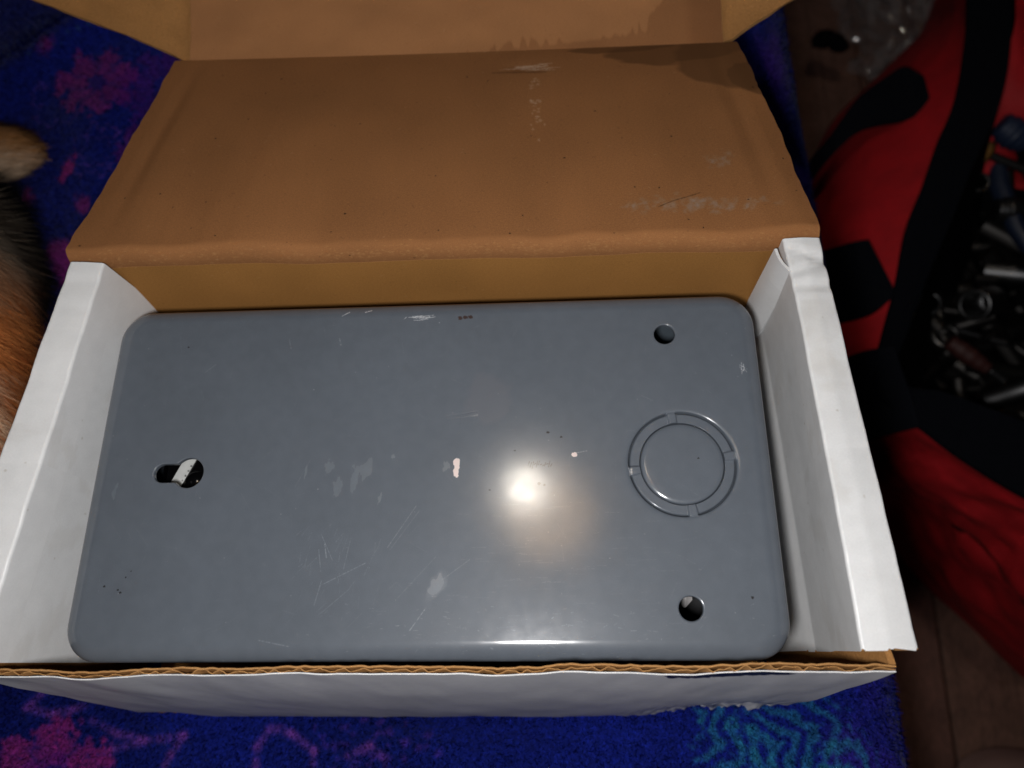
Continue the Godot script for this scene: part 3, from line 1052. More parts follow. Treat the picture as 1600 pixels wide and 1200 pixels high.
func build_carton():
	var t := thing("cardboard_carton", "open white corrugated carton with brown inside, lid folded back, holding the steel box", "carton", Vector3(0, BED, 0))
	var wob := noise(18.0, 101, 3)
	var fine := noise(160.0, 102, 3)
	# ---- bottom
	var rows := []
	for z in [-0.061, 0.0, 0.057]:
		rows.append(PackedVector3Array([Vector3(-0.106, BED + 0.0045, z), Vector3(0, BED + 0.0045, z), Vector3(0.103, BED + 0.0045, z)]))
	part(t, "bottom", sheet(rows, 0.003, M.kraft, M.white, -1.0))
	# ---- side walls: one sheet folded over, so the wall is double and hollow
	for s in [-1, 1]:
		rows = []
		for j in 101:
			var v := j / 100.0
			var z := lerpf(-0.0600, 0.0498 if s < 0 else 0.0475, v)
			var xo: float     # outer and inner line of the rim
			var xi: float
			if s < 0:
				xo = lerpf(-0.1042, -0.1190, v)
				xi = lerpf(-0.0946, -0.1063, v)
			else:
				xo = lerpf(0.1106, 0.1179, v)
				xi = lerpf(0.1002, 0.1049, pow(v, 0.7))
			var sag := wob.get_noise_1d(z * 0.8 + s) * 0.0012
			var foot_o: float = -0.1063 if s < 0 else 0.1032
			var foot_i: float = -0.0975 if s < 0 else 0.0965
			var lip := RIM + fine.get_noise_1d(z) * 0.00025 + wob.get_noise_1d(z * 2.0 + 9.0) * 0.0005
			var z_end := z
			var pts := [Vector2(foot_o, BED + 0.0015), Vector2(lerpf(foot_o, xo, 0.6) + sag, -0.030), Vector2(xo, lip + (0.0008 if s < 0 else -0.0002)), Vector2((xo + xi) / 2, lip + (0.0003 if s < 0 else 0.0004)), Vector2(xi, lip - (0.0006 if s < 0 else 0.0)), Vector2(xi + (0.0012 if s < 0 else 0.0011) + sag * 0.3, -0.012), Vector2(xi + (0.0020 if s < 0 else 0.0017), -0.0275), Vector2(xi + (0.0018 if s < 0 else 0.0009), -0.033), Vector2(foot_i + s * 0.0035, BED + 0.005)]
			var pr := rounded(pts, 0.0009, 4)
			var r := PackedVector3Array()
			for p in pr:
				var zz := z_end
				if s > 0 and v > 0.85:      # the inner leaf is cut shorter and dips at the front
					var k := (v - 0.85) / 0.15
					zz += 0.001 * fine.get_noise_2d(p.x * 3.0, p.y * 3.0) * k
				# crushed wrinkles at the back end of the right rim
				var yy := p.y
				if s > 0 and v < 0.22 and p.y > RIM - 0.004:
					var dz := z + 0.0455
					yy -= 0.0006 * exp(-dz * dz / 0.0000014) * (1.0 + 40.0 * (p.x - 0.11)) + 0.0006 * exp(-pow(z + 0.0505 + (p.x - 0.105) * 0.3, 2.0) / 0.0000016) + 0.0006 * exp(-pow(z + 0.0555 - (p.x - 0.105) * 0.4, 2.0) / 0.0000016)
				r.append(Vector3(p.x, yy, zz))
			rows.append(r)
		var w := part(t, "side_wall", sheet(rows, 0.0010, M.white, M.edge, -1.0 if s < 0 else 1.0))
	# ---- flap standing in the right back corner
	rows = []
	for j in 9:
		var v := j / 8.0
		var y := lerpf(RIM - 0.0003, -0.075, v)
		var a := Vector3(0.0978, y, -0.0572)
		var b := Vector3(0.1022, y, -0.0490)
		var r := PackedVector3Array()
		for i in 7:
			var u := i / 6.0
			r.append(a.lerp(b, u) + Vector3(-0.0009, 0, 0.0004) * sin(PI * u))
		rows.append(r)
	part(t, "corner_flap", sheet(rows, 0.0008, M.white, M.white, -1.0))
	# ---- front wall: outer liner, flutes, inner liner, torn along the top
	var front_mat := front_material()
	var fw := Node3D.new()
	fw.name = "front_wall"
	t.add_child(fw)
	fw.position = Vector3(0, 0, 0)
	var x0 := -0.1095
	var x1 := 0.1120
	for layer in 3:
		rows = []
		var ni: int = 521
		var nj: int = 15 if layer == 0 else 7
		for j in nj:
			var v := float(j) / (nj - 1)
			var r := PackedVector3Array()
			for i in ni:
				var u := float(i) / (ni - 1)
				var x := lerpf(x0, x1, u)
				var torn := fine.get_noise_1d(x * 0.5) * 0.0005 + wob.get_noise_1d(x * 3.0) * 0.0007
				var wave := 0.0005 * sin(x * 55.0) + wob.get_noise_1d(x + 20.0) * 0.0010
				wave -= 0.0006 * exp(-pow((x - 0.040) / 0.012, 2.0))
				var top := RIM - 0.0002 + torn
				if layer == 1:
					top -= 0.0002 + 0.0009 * absf(fine.get_noise_1d(x * 2.0 + 7.0))
				elif layer == 0:
					top -= 0.0003 + 0.0014 * exp(-pow((x - 0.078) / 0.016, 2.0))
				var bottom := BED + (0.001 if layer == 0 else 0.008)
				var y := lerpf(top, bottom, v)
				var k := clampf((RIM - y) / (RIM - BED), 0.0, 1.0)
				var xx := lerpf(x, lerpf(-0.1063, 0.1033, u), k)
				var z := lerpf(0.0527, 0.0678, k) + 0.0010 * sin(PI * k) * sin(PI * u) + wave * (1.0 - k)
				if layer == 0:
					z += 0.0004 * wob.get_noise_2d(x * 2.0, y * 2.0)
					# crushed lower corners
					var cr := exp(-(pow((xx - 0.092) / 0.022, 2.0) + pow((y - BED - 0.006) / 0.022, 2.0)))
					z -= cr * (0.004 + 0.0035 * wob.get_noise_2d(xx * 9.0, y * 9.0))
					var cl := exp(-(pow((xx + 0.103) / 0.008, 2.0) + pow((y - BED) / 0.008, 2.0)))
					z -= cl * 0.003
				elif layer == 1:
					z += -0.0008 + 0.00045 * sin(x / 0.0050 * TAU + wob.get_noise_1d(x * 5.0) * 3.5) * (0.65 + 1.0 * wob.get_noise_1d(x * 9.0 + 50.0)) + 0.0003 * fine.get_noise_2d(x * 2.0, y * 2.0) - 0.006 * exp(-(pow((xx - 0.092) / 0.026, 2.0) + pow((y - BED) / 0.03, 2.0)))
				else:
					z += -0.0014 + 0.0003 * fine.get_noise_1d(x * 1.3 + 90.0) - 0.006 * exp(-(pow((xx - 0.092) / 0.026, 2.0) + pow((y - BED) / 0.03, 2.0)))
				r.append(Vector3(xx, y, z))
			rows.append(r)
		var called: String = ["outer_liner", "flutes", "inner_liner"][layer]
		part(fw, called, sheet(rows, [0.00028, 0.0002, 0.0004][layer], [front_mat, M.edge, M.kraft][layer], M.edge, -1.0, [], M.white if layer == 0 else null))
	# tabs of the front wall folded back into the hollow side walls
	for s in [-1, 1]:
		rows = []
		for j in 9:
			var v := j / 8.0
			var r := PackedVector3Array()
			for i in 9:
				var u := i / 8.0
				var top := RIM - 0.0022 - 0.004 * u * u
				var x: float = (0.1116 - 0.002 * u) if s > 0 else (-0.1092 - 0.001 * u)
				var y := lerpf(top, BED + 0.014, v)
				var k := (RIM - y) / (RIM - BED)
				r.append(Vector3(lerpf(x, 0.1022 if s > 0 else -0.1056, k), y, lerpf(0.0512, 0.038, u) + 0.0115 * k * (1.0 - u) + 0.0006 * wob.get_noise_2d(u * 0.1, y)))
			rows.append(r)
		part(t, "front_tab", sheet(rows, 0.0016, M.kraft, M.kraft, float(s)))
	# ---- back wall and lid, in one run over the hinge
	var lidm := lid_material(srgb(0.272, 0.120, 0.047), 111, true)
	var wallm := lid_material(srgb(0.315, 0.148, 0.043), 121, false)
	var tuckm := lid_material(srgb(0.355, 0.165, 0.070), 131, false)
	rows = []
	for j in 13:
		var v := j / 12.0
		var y := lerpf(BED + 0.004, 0.0055, v)
		var r := PackedVector3Array()
		for i in 61:
			var u := i / 60.0
			var x := lerpf(-0.1045, 0.1095, u)
			var z := lerpf(-0.0565, -0.0605 - 0.0006 * cos(u * 3.0), clampf((y + 0.03) / 0.036, 0.0, 1.0)) + wob.get_noise_2d(x, y) * 0.0009
			r.append(Vector3(x, y, z))
		rows.append(r)
	part(t, "back_wall", sheet(rows, 0.0018, wallm, M.white, 1.0, [], M.edge))
	# lid: rows run from the back wall over the rounded hinge to the far crease
	rows = []
	var steps := []
	for k in 9:
		var a := PI * 0.56 * k / 8.0
		steps.append([0.0, a])
	for k in 40:
		steps.append([(k + 1) / 40.0, PI * 0.56])
	for s in steps:
		var r := PackedVector3Array()
		for i in 101:
			var u := i / 100.0
			var a: float = s[1]
			var f: float = s[0]
			var rad := 0.0036 + 0.0006 * wob.get_noise_1d(u * 0.4 + 3.0)
			var hx := lerpf(-0.1062, 0.1112, u)
			var hinge := Vector3(hx, 0.0055, -0.0605 - 0.0006 * cos(u * 3.0) + wob.get_noise_2d(hx, 0.0055) * 0.0009)
			var p := hinge + Vector3(0, rad * 1.7 * sin(a), -rad * (1.0 - cos(a)))
			var far := Vector3(lerpf(-0.0966, 0.1015, u), -0.0090 - 0.0007 * sin(PI * u), lerpf(-0.1534, -0.1496, u))
			p = p.lerp(far, f)
			if f > 0.0 and f < 1.0:
				p.y += 0.0022 * sin(PI * f) * (0.4 + 0.6 * sin(PI * u)) + wob.get_noise_2d(p.x * 0.5, p.z * 0.5) * 0.0005
				var side := minf(u, 1.0 - u) * 0.21
				p.y -= 0.0012 * exp(-pow((side - 0.0095) / 0.0016, 2.0)) * sin(PI * f)          # crease left by the side walls
				if side < 0.0095:
					p.y -= (0.0095 - side) * 0.10 * sin(PI * minf(f * 1.5, 1.0))
			if i == 0 or i == 100:
				p.x += fine.get_noise_1d(p.z * 1.0 + i) * 0.0004 + wob.get_noise_1d(p.z * 1.2 + i) * 0.0012
			# dent torn open near the far edge
			var du := (u - 0.63) / 0.035
			if f > 0.8:
				p.y -= 0.0011 * exp(-du * du) * exp(-pow((f - 0.885) / 0.014, 2.0))
			r.append(p)
		rows.append(r)
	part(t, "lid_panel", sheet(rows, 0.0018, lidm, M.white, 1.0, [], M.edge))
	# tuck flap beyond the far crease, with an ear at either end
	var last: PackedVector3Array = rows[-1]
	rows = []
	var up := Vector3(0, 0.40, -0.917)
	for j in 26:
		var d := j / 25.0 * 0.050
		var r := PackedVector3Array()
		for i in range(2, 99):
			var u := i / 100.0
			var p: Vector3 = last[i]
			var bend := minf(d, 0.003)
			r.append(p + Vector3(0, -0.12 * bend, 0) + up * d + Vector3(0, wob.get_noise_2d(p.x * 1.3, d * 2.0) * 0.0009 - 0.001 * sin(PI * d / 0.05), 0) * minf(1.0, d / 0.006) + Vector3(lerpf(0.0008, 0.003, d / 0.05) * (1.0 - 2.0 * u), 0, 0))
		rows.append(r)
	var tuck := tuckm
	part(t, "tuck_flap", sheet(rows, 0.0016, stained(tuck), M.white, 1.0, [], M.edge))
	for s in [-1, 1]:
		var near := []
		for r in rows:
			near.append(r[0] if s < 0 else r[-1])
		var out := Vector3(-0.0780, 0.0125, -0.0300) if s < 0 else Vector3(0.072, 0.0150, -0.036)
		var er := []
		for j in near.size():
			var r := PackedVector3Array()
			for i in 25:
				var u := i / 24.0
				var taper := 1.0 - 0.10 * u
				var p: Vector3 = near[0] + (near[j] - near[0]) * taper + out * u
				var groove := 0.0016 * exp(-pow((u * 0.07 - 0.0035) / 0.0018, 2.0))
				p.y += -groove + 0.0014 * sin(PI * u) + wob.get_noise_2d(u * 0.3 + s, j * 0.01) * 0.0008
				if j == 0 and s < 0:
					p += near[1] * 0.0
				r.append(p + Vector3(s * 0.0002, 0, 0))
			er.append(r)
		part(t, "lid_ear", sheet(er, 0.0016, M.kraft, M.white, -1.0 if s < 0 else 1.0, [], M.edge))

func stained(src: StandardMaterial3D) -> StandardMaterial3D:
	# the damp tide mark along the crease, with its saw-toothed edge following the flutes
	var m: StandardMaterial3D = src.duplicate()
	var img := src.albedo_texture.get_image()
	img.clear_mipmaps()
	var w := img.get_width()
	var h := img.get_height()
	for y in h:
		for x in range(int(w * 0.30), w):
			var u := float(x) / w
			var d := float(y) / h * 0.050
			var tooth := 0.5 + 0.5 * sin(TAU * (u * 40.0 + dab.get_noise_1d(u * 300.0) * 0.6))
			var edge := lerpf(-0.0005, 0.0058, clampf((u - 0.52) / 0.40, 0.0, 1.0)) + 0.0032 * tooth * clampf(0.7 + dab.get_noise_1d(u * 130.0 + 40.0) * 1.6, 0.1, 1.4) * (0.4 if u < 0.56 else 1.0)
			if u > 0.86:
				edge += (u - 0.86) * 0.30
			if u < 0.5:
				edge -= 0.004
			var a := clampf((edge - d) / 0.0012, 0.0, 1.0) * 0.17
			if u > 0.93:
				a += clampf((u - 0.93) / 0.02, 0, 1) * 0.10
			if a > 0.0:
				var c := img.get_pixel(x, y)
				img.set_pixel(x, y, c.lerp(Color(c.r * 0.62, c.g * 0.55, c.b * 0.5), a * 1.6))
	m.albedo_texture = tex(img)
	return m

func front_material() -> StandardMaterial3D:
	var img := mottled(1600, 700, srgb(0.72, 0.72, 0.725), 0.02, 0.02, 0.04, 141)
	for k in 40:
		blot(img, Vector2(rng.randf() * 1600, rng.randf() * 700), rng.randf_range(1, 3), rng.randf_range(1, 3), srgb(0.8, 0.8, 0.8), 0.8, 0.5, 0.4)
	for k in 60:
		var a := Vector2(rng.randf() * 1600, rng.randf() * 700)
		scratch(img, a, a + Vector2(rng.randf_range(20, 120), rng.randf_range(-10, 10)), 1.4, srgb(0.5, 0.49, 0.48), 0.5, 0.7)
	# dark patches along the torn edge near the right end
	for k in 9:
		blot(img, Vector2(lerpf(1250, 1420, k / 8.0), 8 + rng.randf() * 6), 22, 22, srgb(0.012, 0.014, 0.022), 1.0, 0.15, 0.5)
	for k in 26:
		var a := Vector2(1430 + rng.randfn() * 60, 560 + rng.randfn() * 60)
		scratch(img, a, a + Vector2(rng.randf_range(20, 90), rng.randf_range(-60, 10)), 2.0, srgb(0.3, 0.26, 0.22), 0.6, 0.5)
	var m := StandardMaterial3D.new()
	m.albedo_texture = tex(img)
	m.roughness = 0.38
	return m

# ------------------------------------------------------------------ cat
# smooth union of tapered capsules, meshed as surface nets
func field(p: Vector3, caps: Array, k: float) -> float:
	var s := 0.0
	for c in caps:
		var a: Vector3 = c[0]
		var ab: Vector3 = c[1] - a
		var t := clampf((p - a).dot(ab) / ab.length_squared(), 0.0, 1.0)
		var d: float = (p - a - ab * t).length() - lerpf(c[2], c[3], t)
		s += exp(-d / k)
	return -k * log(maxf(s, 1e-30))

func nets(caps: Array, k: float, cell: float) -> Dictionary:
	var lo := Vector3.ONE * INF
	var hi := -lo
	for c in caps:
		for e in 2:
			lo = lo.min(c[e] - Vector3.ONE * (c[2 + e] + cell * 3))
			hi = hi.max(c[e] + Vector3.ONE * (c[2 + e] + cell * 3))
	var n := Vector3i(((hi - lo) / cell).ceil())
	var f := PackedFloat32Array()
	f.resize(n.x * n.y * n.z)
	var q := 0
	for z in n.z:
		for y in n.y:
			for x in n.x:
				f[q] = field(lo + Vector3(x, y, z) * cell, caps, k)
				q += 1
	var sx := 1
	var sy := n.x
	var sz := n.x * n.y
	var id := {}
	var verts := PackedVector3Array()
	var norms := PackedVector3Array()
	var edges := [[0, 1], [2, 3], [4, 5], [6, 7], [0, 2], [1, 3], [4, 6], [5, 7], [0, 4], [1, 5], [2, 6], [3, 7]]
	for z in n.z - 1:
		for y in n.y - 1:
			for x in n.x - 1:
				var o := x + y * sy + z * sz
				var v := [f[o], f[o + 1], f[o + sy], f[o + sy + 1], f[o + sz], f[o + sz + 1], f[o + sz + sy], f[o + sz + sy + 1]]
				var neg := 0
				for e in v:
					if e < 0.0: neg += 1
				if neg == 0 or neg == 8:
					continue
				var sum := Vector3.ZERO
				var cnt := 0
				for e in edges:
					var a: float = v[e[0]]
					var b: float = v[e[1]]
					if (a < 0.0) != (b < 0.0):
						var t := a / (a - b)
						var pa := Vector3(e[0] & 1, (e[0] >> 1) & 1, e[0] >> 2)
						var pb := Vector3(e[1] & 1, (e[1] >> 1) & 1, e[1] >> 2)
						sum += pa.lerp(pb, t)
						cnt += 1
				id[o] = verts.size()
				var p := lo + (Vector3(x, y, z) + sum / cnt) * cell
				verts.append(p)
				var h := cell * 0.5
				norms.append(Vector3(field(p + Vector3(h, 0, 0), caps, k) - field(p - Vector3(h, 0, 0), caps, k), field(p + Vector3(0, h, 0), caps, k) - field(p - Vector3(0, h, 0), caps, k), field(p + Vector3(0, 0, h), caps, k) - field(p - Vector3(0, 0, h), caps, k)).normalized())
	var idx := PackedInt32Array()
	for o in id:
		for ax in 3:
			var s0: int = [sx, sy, sz][ax]
			var s1: int = [sy, sz, sx][ax]
			var s2: int = [sz, sx, sy][ax]
			if o + s0 >= f.size() or (f[o] < 0.0) == (f[o + s0] < 0.0):
				continue
			if not (id.has(o - s1) and id.has(o - s2) and id.has(o - s1 - s2)):
				continue
			var a: int = id[o]
			var b: int = id[o - s1]
			var c: int = id[o - s1 - s2]
			var d: int = id[o - s2]
			var quad := [a, b, c, a, c, d] if f[o] >= 0.0 else [a, c, b, a, d, c]
			idx.append_array(PackedInt32Array(quad))
	return {"v": verts, "n": norms, "i": idx}

var coat := noise(22.0, 151, 3)

func fur_colour(p: Vector3) -> Color:
	var ginger := Color(0.46, 0.17, 0.05)
	var cream := Color(0.60, 0.44, 0.30)
	var grey := Color(0.20, 0.16, 0.12)
	var black := Color(0.008, 0.007, 0.006)
	if p.z < -0.145:                                   # the paw: dark seam above, tan, cream at the sole
		var c := Color(0.26, 0.12, 0.04).lerp(cream * 0.6, clampf((p.z + 0.168) / 0.012, 0.0, 1.0))
		if p.z < -0.178:
			c = Color(0.05, 0.018, 0.010)
		return c
	var w := coat.get_noise_3dv(p) * 0.016
	var t := p.z + w
	var c := black
	if t < -0.080:
		c = grey.lerp(ginger, clampf((t + 0.098) / 0.02, 0.0, 0.6))
	elif t < -0.030:
		c = ginger.lerp(cream, clampf((p.x + 0.160 + w) / 0.012, 0.0, 0.75))
	else:
		c = ginger.lerp(cream, clampf(0.4 + coat.get_noise_3dv(p * 1.7) * 1.6, 0.0, 1.0))
	var a3 := Vector3(-0.214, -0.066, -0.122)
	var e3 := Vector3(0.018, -0.004, 0.034)
	if (p - a3 - e3 * clampf((p - a3).dot(e3) / e3.length_squared(), 0.0, 1.0)).length() + w * 0.3 < 0.027:
		c = black
	return c * (1.0 if p.z < -0.145 else 1.5) * (1.0 + 0.5 * coat.get_noise_3dv(p * 6.0))

func build_cat():
	var t := thing("cat", "ginger, grey and black cat lying on the blanket along the left side of the carton", "cat", Vector3(-0.21, BED, -0.06))
	var caps := [
		[Vector3(-0.216, -0.040, -0.080), Vector3(-0.200, -0.040, 0.040), 0.048, 0.050],
		[Vector3(-0.250, -0.042, -0.100), Vector3(-0.240, -0.040, 0.050), 0.055, 0.055],
		[Vector3(-0.214, -0.066, -0.122), Vector3(-0.196, -0.070, -0.088), 0.023, 0.020],
		[Vector3(-0.270, -0.066, -0.164), Vector3(-0.236, -0.072, -0.168), 0.020, 0.0135],
		[Vector3(-0.236, -0.072, -0.168), Vector3(-0.213, -0.0745, -0.1690), 0.0135, 0.0085],
		[Vector3(-0.219, -0.074, -0.1755), Vector3(-0.209, -0.076, -0.1750), 0.0058, 0.0052],
		[Vector3(-0.216, -0.074, -0.168), Vector3(-0.203, -0.076, -0.1690), 0.0058, 0.0052],
		[Vector3(-0.219, -0.074, -0.161), Vector3(-0.209, -0.076, -0.1625), 0.0058, 0.0052],
	]
	var g := nets(caps, 0.0035, 0.0042)
	var cols := PackedColorArray()
	for v in g.v:
		cols.append(fur_colour(v))
	var arr := []
	arr.resize(Mesh.ARRAY_MAX)
	arr[Mesh.ARRAY_VERTEX] = g.v
	arr[Mesh.ARRAY_NORMAL] = g.n
	arr[Mesh.ARRAY_COLOR] = cols
	arr[Mesh.ARRAY_INDEX] = g.i
	var mesh := ArrayMesh.new()
	mesh.add_surface_from_arrays(Mesh.PRIMITIVE_TRIANGLES, arr)
	var m := StandardMaterial3D.new()
	m.vertex_color_use_as_albedo = true
	m.roughness = 0.9
	part(t, "body", mesh, m)
	# coat: fine bent hairs
	var st := SurfaceTool.new()
	st.begin(Mesh.PRIMITIVE_TRIANGLES)
	var hw := [0.00022, 0.0002, 0.00012, 0.00002]
	for k in 3:
		var a := k / 3.0
		var b := (k + 1) / 3.0
		var q := [Vector3(-hw[k], a * a * 0.25, a), Vector3(hw[k], a * a * 0.25, a), Vector3(hw[k + 1], b * b * 0.25, b), Vector3(-hw[k + 1], b * b * 0.25, b)]
		for e in [0, 1, 2, 0, 2, 3]:
			st.set_normal(Vector3.UP)
			st.add_vertex(q[e])
	var hair := st.commit()
	var mm := MultiMesh.new()
	mm.transform_format = MultiMesh.TRANSFORM_3D
	mm.use_colors = true
	mm.mesh = hair
	var pick := []
	for k in g.v.size():
		var v: Vector3 = g.v[k]
		if v.y > -0.080 and v.x > -0.262 and v.z < 0.012:
			pick.append(k)
	var count := 42000
	mm.instance_count = count
	for k in count:
		var i: int = pick[rng.randi() % pick.size()]
		var n: Vector3 = g.n[i]
		var p: Vector3 = g.v[i] + Vector3(rng.randf_range(-1, 1), rng.randf_range(-1, 1), rng.randf_range(-1, 1)) * 0.003
		p -= n * n.dot(p - g.v[i])
		var swirl := coat.get_noise_3dv(p * 0.6) * 2.2
		var flow := Vector3(0.45 + 0.5 * sin(swirl), -0.35, 0.8 * cos(swirl))
		var paw: bool = p.z < -0.145
		if paw:
			flow = Vector3(1, -0.1, 0)
		var d := (flow - n * flow.dot(n)).normalized()
		d = (d + n * rng.randf_range(0.08, 0.4) + Vector3(rng.randfn(), rng.randfn(), rng.randfn()) * 0.16).normalized()
		var x := d.cross(n).normalized()
		var y := x.cross(d).normalized() * -1.0
		if y.dot(n) < 0.0: y = -y
		var l := rng.randf_range(0.008, 0.019) * (0.35 if paw else 1.0)
		var tr := Transform3D(Basis(x, y * l, d * l), p - n * 0.0006)
		mm.set_instance_transform(k, tr)
		var c := fur_colour(g.v[i]) * rng.randf_range(0.75, 1.35)
		c.a = 1.0
		mm.set_instance_color(k, c)
	var fur := MultiMeshInstance3D.new()
	fur.name = "fur"
	fur.multimesh = mm
	var hm := StandardMaterial3D.new()
	hm.vertex_color_use_as_albedo = true
	hm.roughness = 0.55
	fur.material_override = hm
	fur.set_meta("kind", "stuff")
	fur.position = -base_of(t)
	t.add_child(fur)

# ------------------------------------------------------------------ red tool bag
func curve_of(pts: Array) -> Curve3D:
	var c := Curve3D.new()
	for k in pts.size():
		var tan: Vector3 = (pts[mini(k + 1, pts.size() - 1)] - pts[maxi(k - 1, 0)]) / 6.0
		c.add_point(pts[k], -tan, tan)
	c.bake_interval = 0.004
	return c

func along(c: Curve3D, u: float) -> Vector3:
	return c.sample_baked(c.get_baked_length() * u, true)

# a webbing ribbon from two edge lines
func ribbon(a: Array, b: Array, thick: float, mat: Material, n := 48, across := 5) -> ArrayMesh:
	var ca := curve_of(a)
	var cb := curve_of(b)
	var rows := []
	for j in n:
		var u := float(j) / (n - 1)
		var p := along(ca, u)
		var q := along(cb, u)
		var r := PackedVector3Array()
		for i in across:
			r.append(p.lerp(q, float(i) / (across - 1)))
		rows.append(r)
	var nn := grid_normals(rows, 1.0)
	var up: Vector3 = nn[n / 2][across / 2]
	return sheet(rows, thick, mat, mat, 1.0 if up.y > 0.0 else -1.0)

func V(x: float, y: float, z: float) -> Vector3:
	return Vector3(x, y, z)

func build_bag():
	var t := thing("tool_bag", "open red fabric tool bag with black webbing on the floor right of the bed", "tool bag", Vector3(0.42, FLOOR, -0.2))
	var rim_out := [V(0.318, -0.200, -0.395), V(0.313, -0.200, -0.358), V(0.302, -0.200, -0.316), V(0.288, -0.200, -0.276), V(0.272, -0.200, -0.246), V(0.258, -0.200, -0.216), V(0.243, -0.200, -0.186), V(0.231, -0.200, -0.149), V(0.219, -0.200, -0.118), V(0.212, -0.200, -0.099), V(0.213, -0.200, -0.083), V(0.230, -0.200, -0.067), V(0.247, -0.200, -0.050), V(0.274, -0.200, -0.029), V(0.302, -0.200, -0.014), V(0.35, -0.200, 0.0)]
	var rim_in := [V(0.348, -0.200, -0.392), V(0.341, -0.200, -0.356), V(0.327, -0.200, -0.304), V(0.311, -0.200, -0.265), V(0.290, -0.201, -0.229), V(0.272, -0.203, -0.194), V(0.254, -0.205, -0.161), V(0.238, -0.206, -0.129), V(0.227, -0.206, -0.108), V(0.224, -0.206, -0.098), V(0.232, -0.206, -0.091), V(0.247, -0.205, -0.088), V(0.266, -0.204, -0.079), V(0.290, -0.203, -0.066), V(0.315, -0.202, -0.047), V(0.36, -0.202, -0.03)]
	var mid := [V(0.376, -0.300, -0.500), V(0.350, -0.300, -0.440), V(0.315, -0.300, -0.401), V(0.285, -0.300, -0.370), V(0.258, -0.300, -0.341), V(0.230, -0.300, -0.290), V(0.208, -0.300, -0.217), V(0.203, -0.300, -0.170), V(0.206, -0.300, -0.147), V(0.215, -0.300, -0.105), V(0.234, -0.300, -0.076), V(0.258, -0.300, -0.050), V(0.288, -0.300, -0.019), V(0.320, -0.300, 0.011), V(0.352, -0.300, 0.035)]
	var foot := [V(0.450, FLOOR, -0.620), V(0.412, FLOOR, -0.539), V(0.341, FLOOR, -0.462), V(0.305, FLOOR, -0.387), V(0.281, FLOOR, -0.296), V(0.280, FLOOR, -0.205), V(0.288, FLOOR, -0.111), V(0.304, FLOOR, -0.051), V(0.323, FLOOR, -0.014), V(0.358, FLOOR, 0.025), V(0.391, FLOOR, 0.064), V(0.448, FLOOR, 0.116)]
	var cr := curve_of(rim_out)
	var cm := curve_of(mid)
	var cf := curve_of(foot)
	var crease := noise(11.0, 161, 3)
	var rows := []
	for j in 33:
		var v := j / 32.0
		var r := PackedVector3Array()
		for i in 121:
			var u := i / 120.0
			var a := along(cr, u) + Vector3(0, -0.002, 0)
			var b := along(cm, u)
			var c := along(cf, u)
			# quadratic through rim, middle and foot
			var p := a * (1.0 - v) * (1.0 - 2.0 * v) + b * 4.0 * v * (1.0 - v) + c * v * (2.0 * v - 1.0)
			var out := Vector3(-0.8, 0.1, 0.6)
			var w := sin(PI * v)
			var f := crease.get_noise_2d(u * 0.5 + v * 0.15, v * 0.12) * 0.012 + crease.get_noise_2d(u * 1.2, v * 0.2 + 4.0) * 0.004
			# long drag folds running down the near end
			f += 0.007 * sin(v * 11.0 - u * 9.0 + crease.get_noise_2d(u, v) * 2.0) * smoothstep(0.55, 0.8, u)
			p += out * f * w
			p.y = maxf(p.y, FLOOR + 0.001)
			r.append(p)
		rows.append(r)
	part(t, "side_panel", sheet(rows, 0.0015, M.red, M.black_cloth, -1.0))
	part(t, "mouth_binding", ribbon(rim_out, rim_in, 0.003, M.black_web, 120, 7))
	# far end and far side of the bag, folded open to the right
	var back_rows := []
	for j in 21:
		var v := j / 20.0
		var r := PackedVector3Array()
		for i in 31:
			var u := i / 30.0
			var top := V(0.345, -0.195, -0.42).lerp(V(0.56, -0.17, -0.36), u)
			var low := V(0.318, -0.262, -0.262).lerp(V(0.52, -0.27, -0.22), u)
			var p := top.lerp(low, v)
			p.y += 0.012 * sin(PI * v) + crease.get_noise_2d(u * 0.3, v * 0.3 + 7.0) * 0.014
			r.append(p)
		back_rows.append(r)
	part(t, "end_panel", sheet(back_rows, 0.0015, M.red, M.black_cloth, -1.0))
	# inside: black lining under the tools
	var lin := []
	for j in 25:
		var v := j / 24.0
		var r := PackedVector3Array()
		for i in 61:
			var u := i / 60.0
			var p := along(curve_of_in(rim_in), u)
			var q := V(0.40, -0.335, -0.17)
			var e := p.lerp(q, v)
			e.y = lerpf(p.y - 0.001, -0.335, 1.0 - pow(1.0 - v, 3.0)) + crease.get_noise_2d(e.x, e.z) * 0.01
			r.append(e)
		lin.append(r)
	part(t, "lining", sheet(lin, 0.0, M.black_cloth, null, 1.0))
	var far := []
	for j in 9:
		var v := j / 8.0
		var r := PackedVector3Array()
		for i in 13:
			var u := i / 12.0
			r.append(V(0.33, -0.235, -0.30).lerp(V(0.62, -0.235, -0.10), u).lerp(V(0.33 + 0.2 * u, -0.335, -0.22).lerp(V(0.42, -0.34, -0.08), u), v))
		far.append(r)
	part(t, "far_lining", sheet(far, 0.0, M.black_cloth, null, 1.0))
	# floor of the bag, so that the heap has something below it
	var fl := []
	for j in 2:
		fl.append(PackedVector3Array([V(0.27, -0.345, -0.30 + 0.20 * j), V(0.72, -0.345, -0.36 + 0.30 * j)]))
	part(t, "bag_bottom", sheet(fl, 0.004, M.black_cloth, M.black_cloth, -1.0))
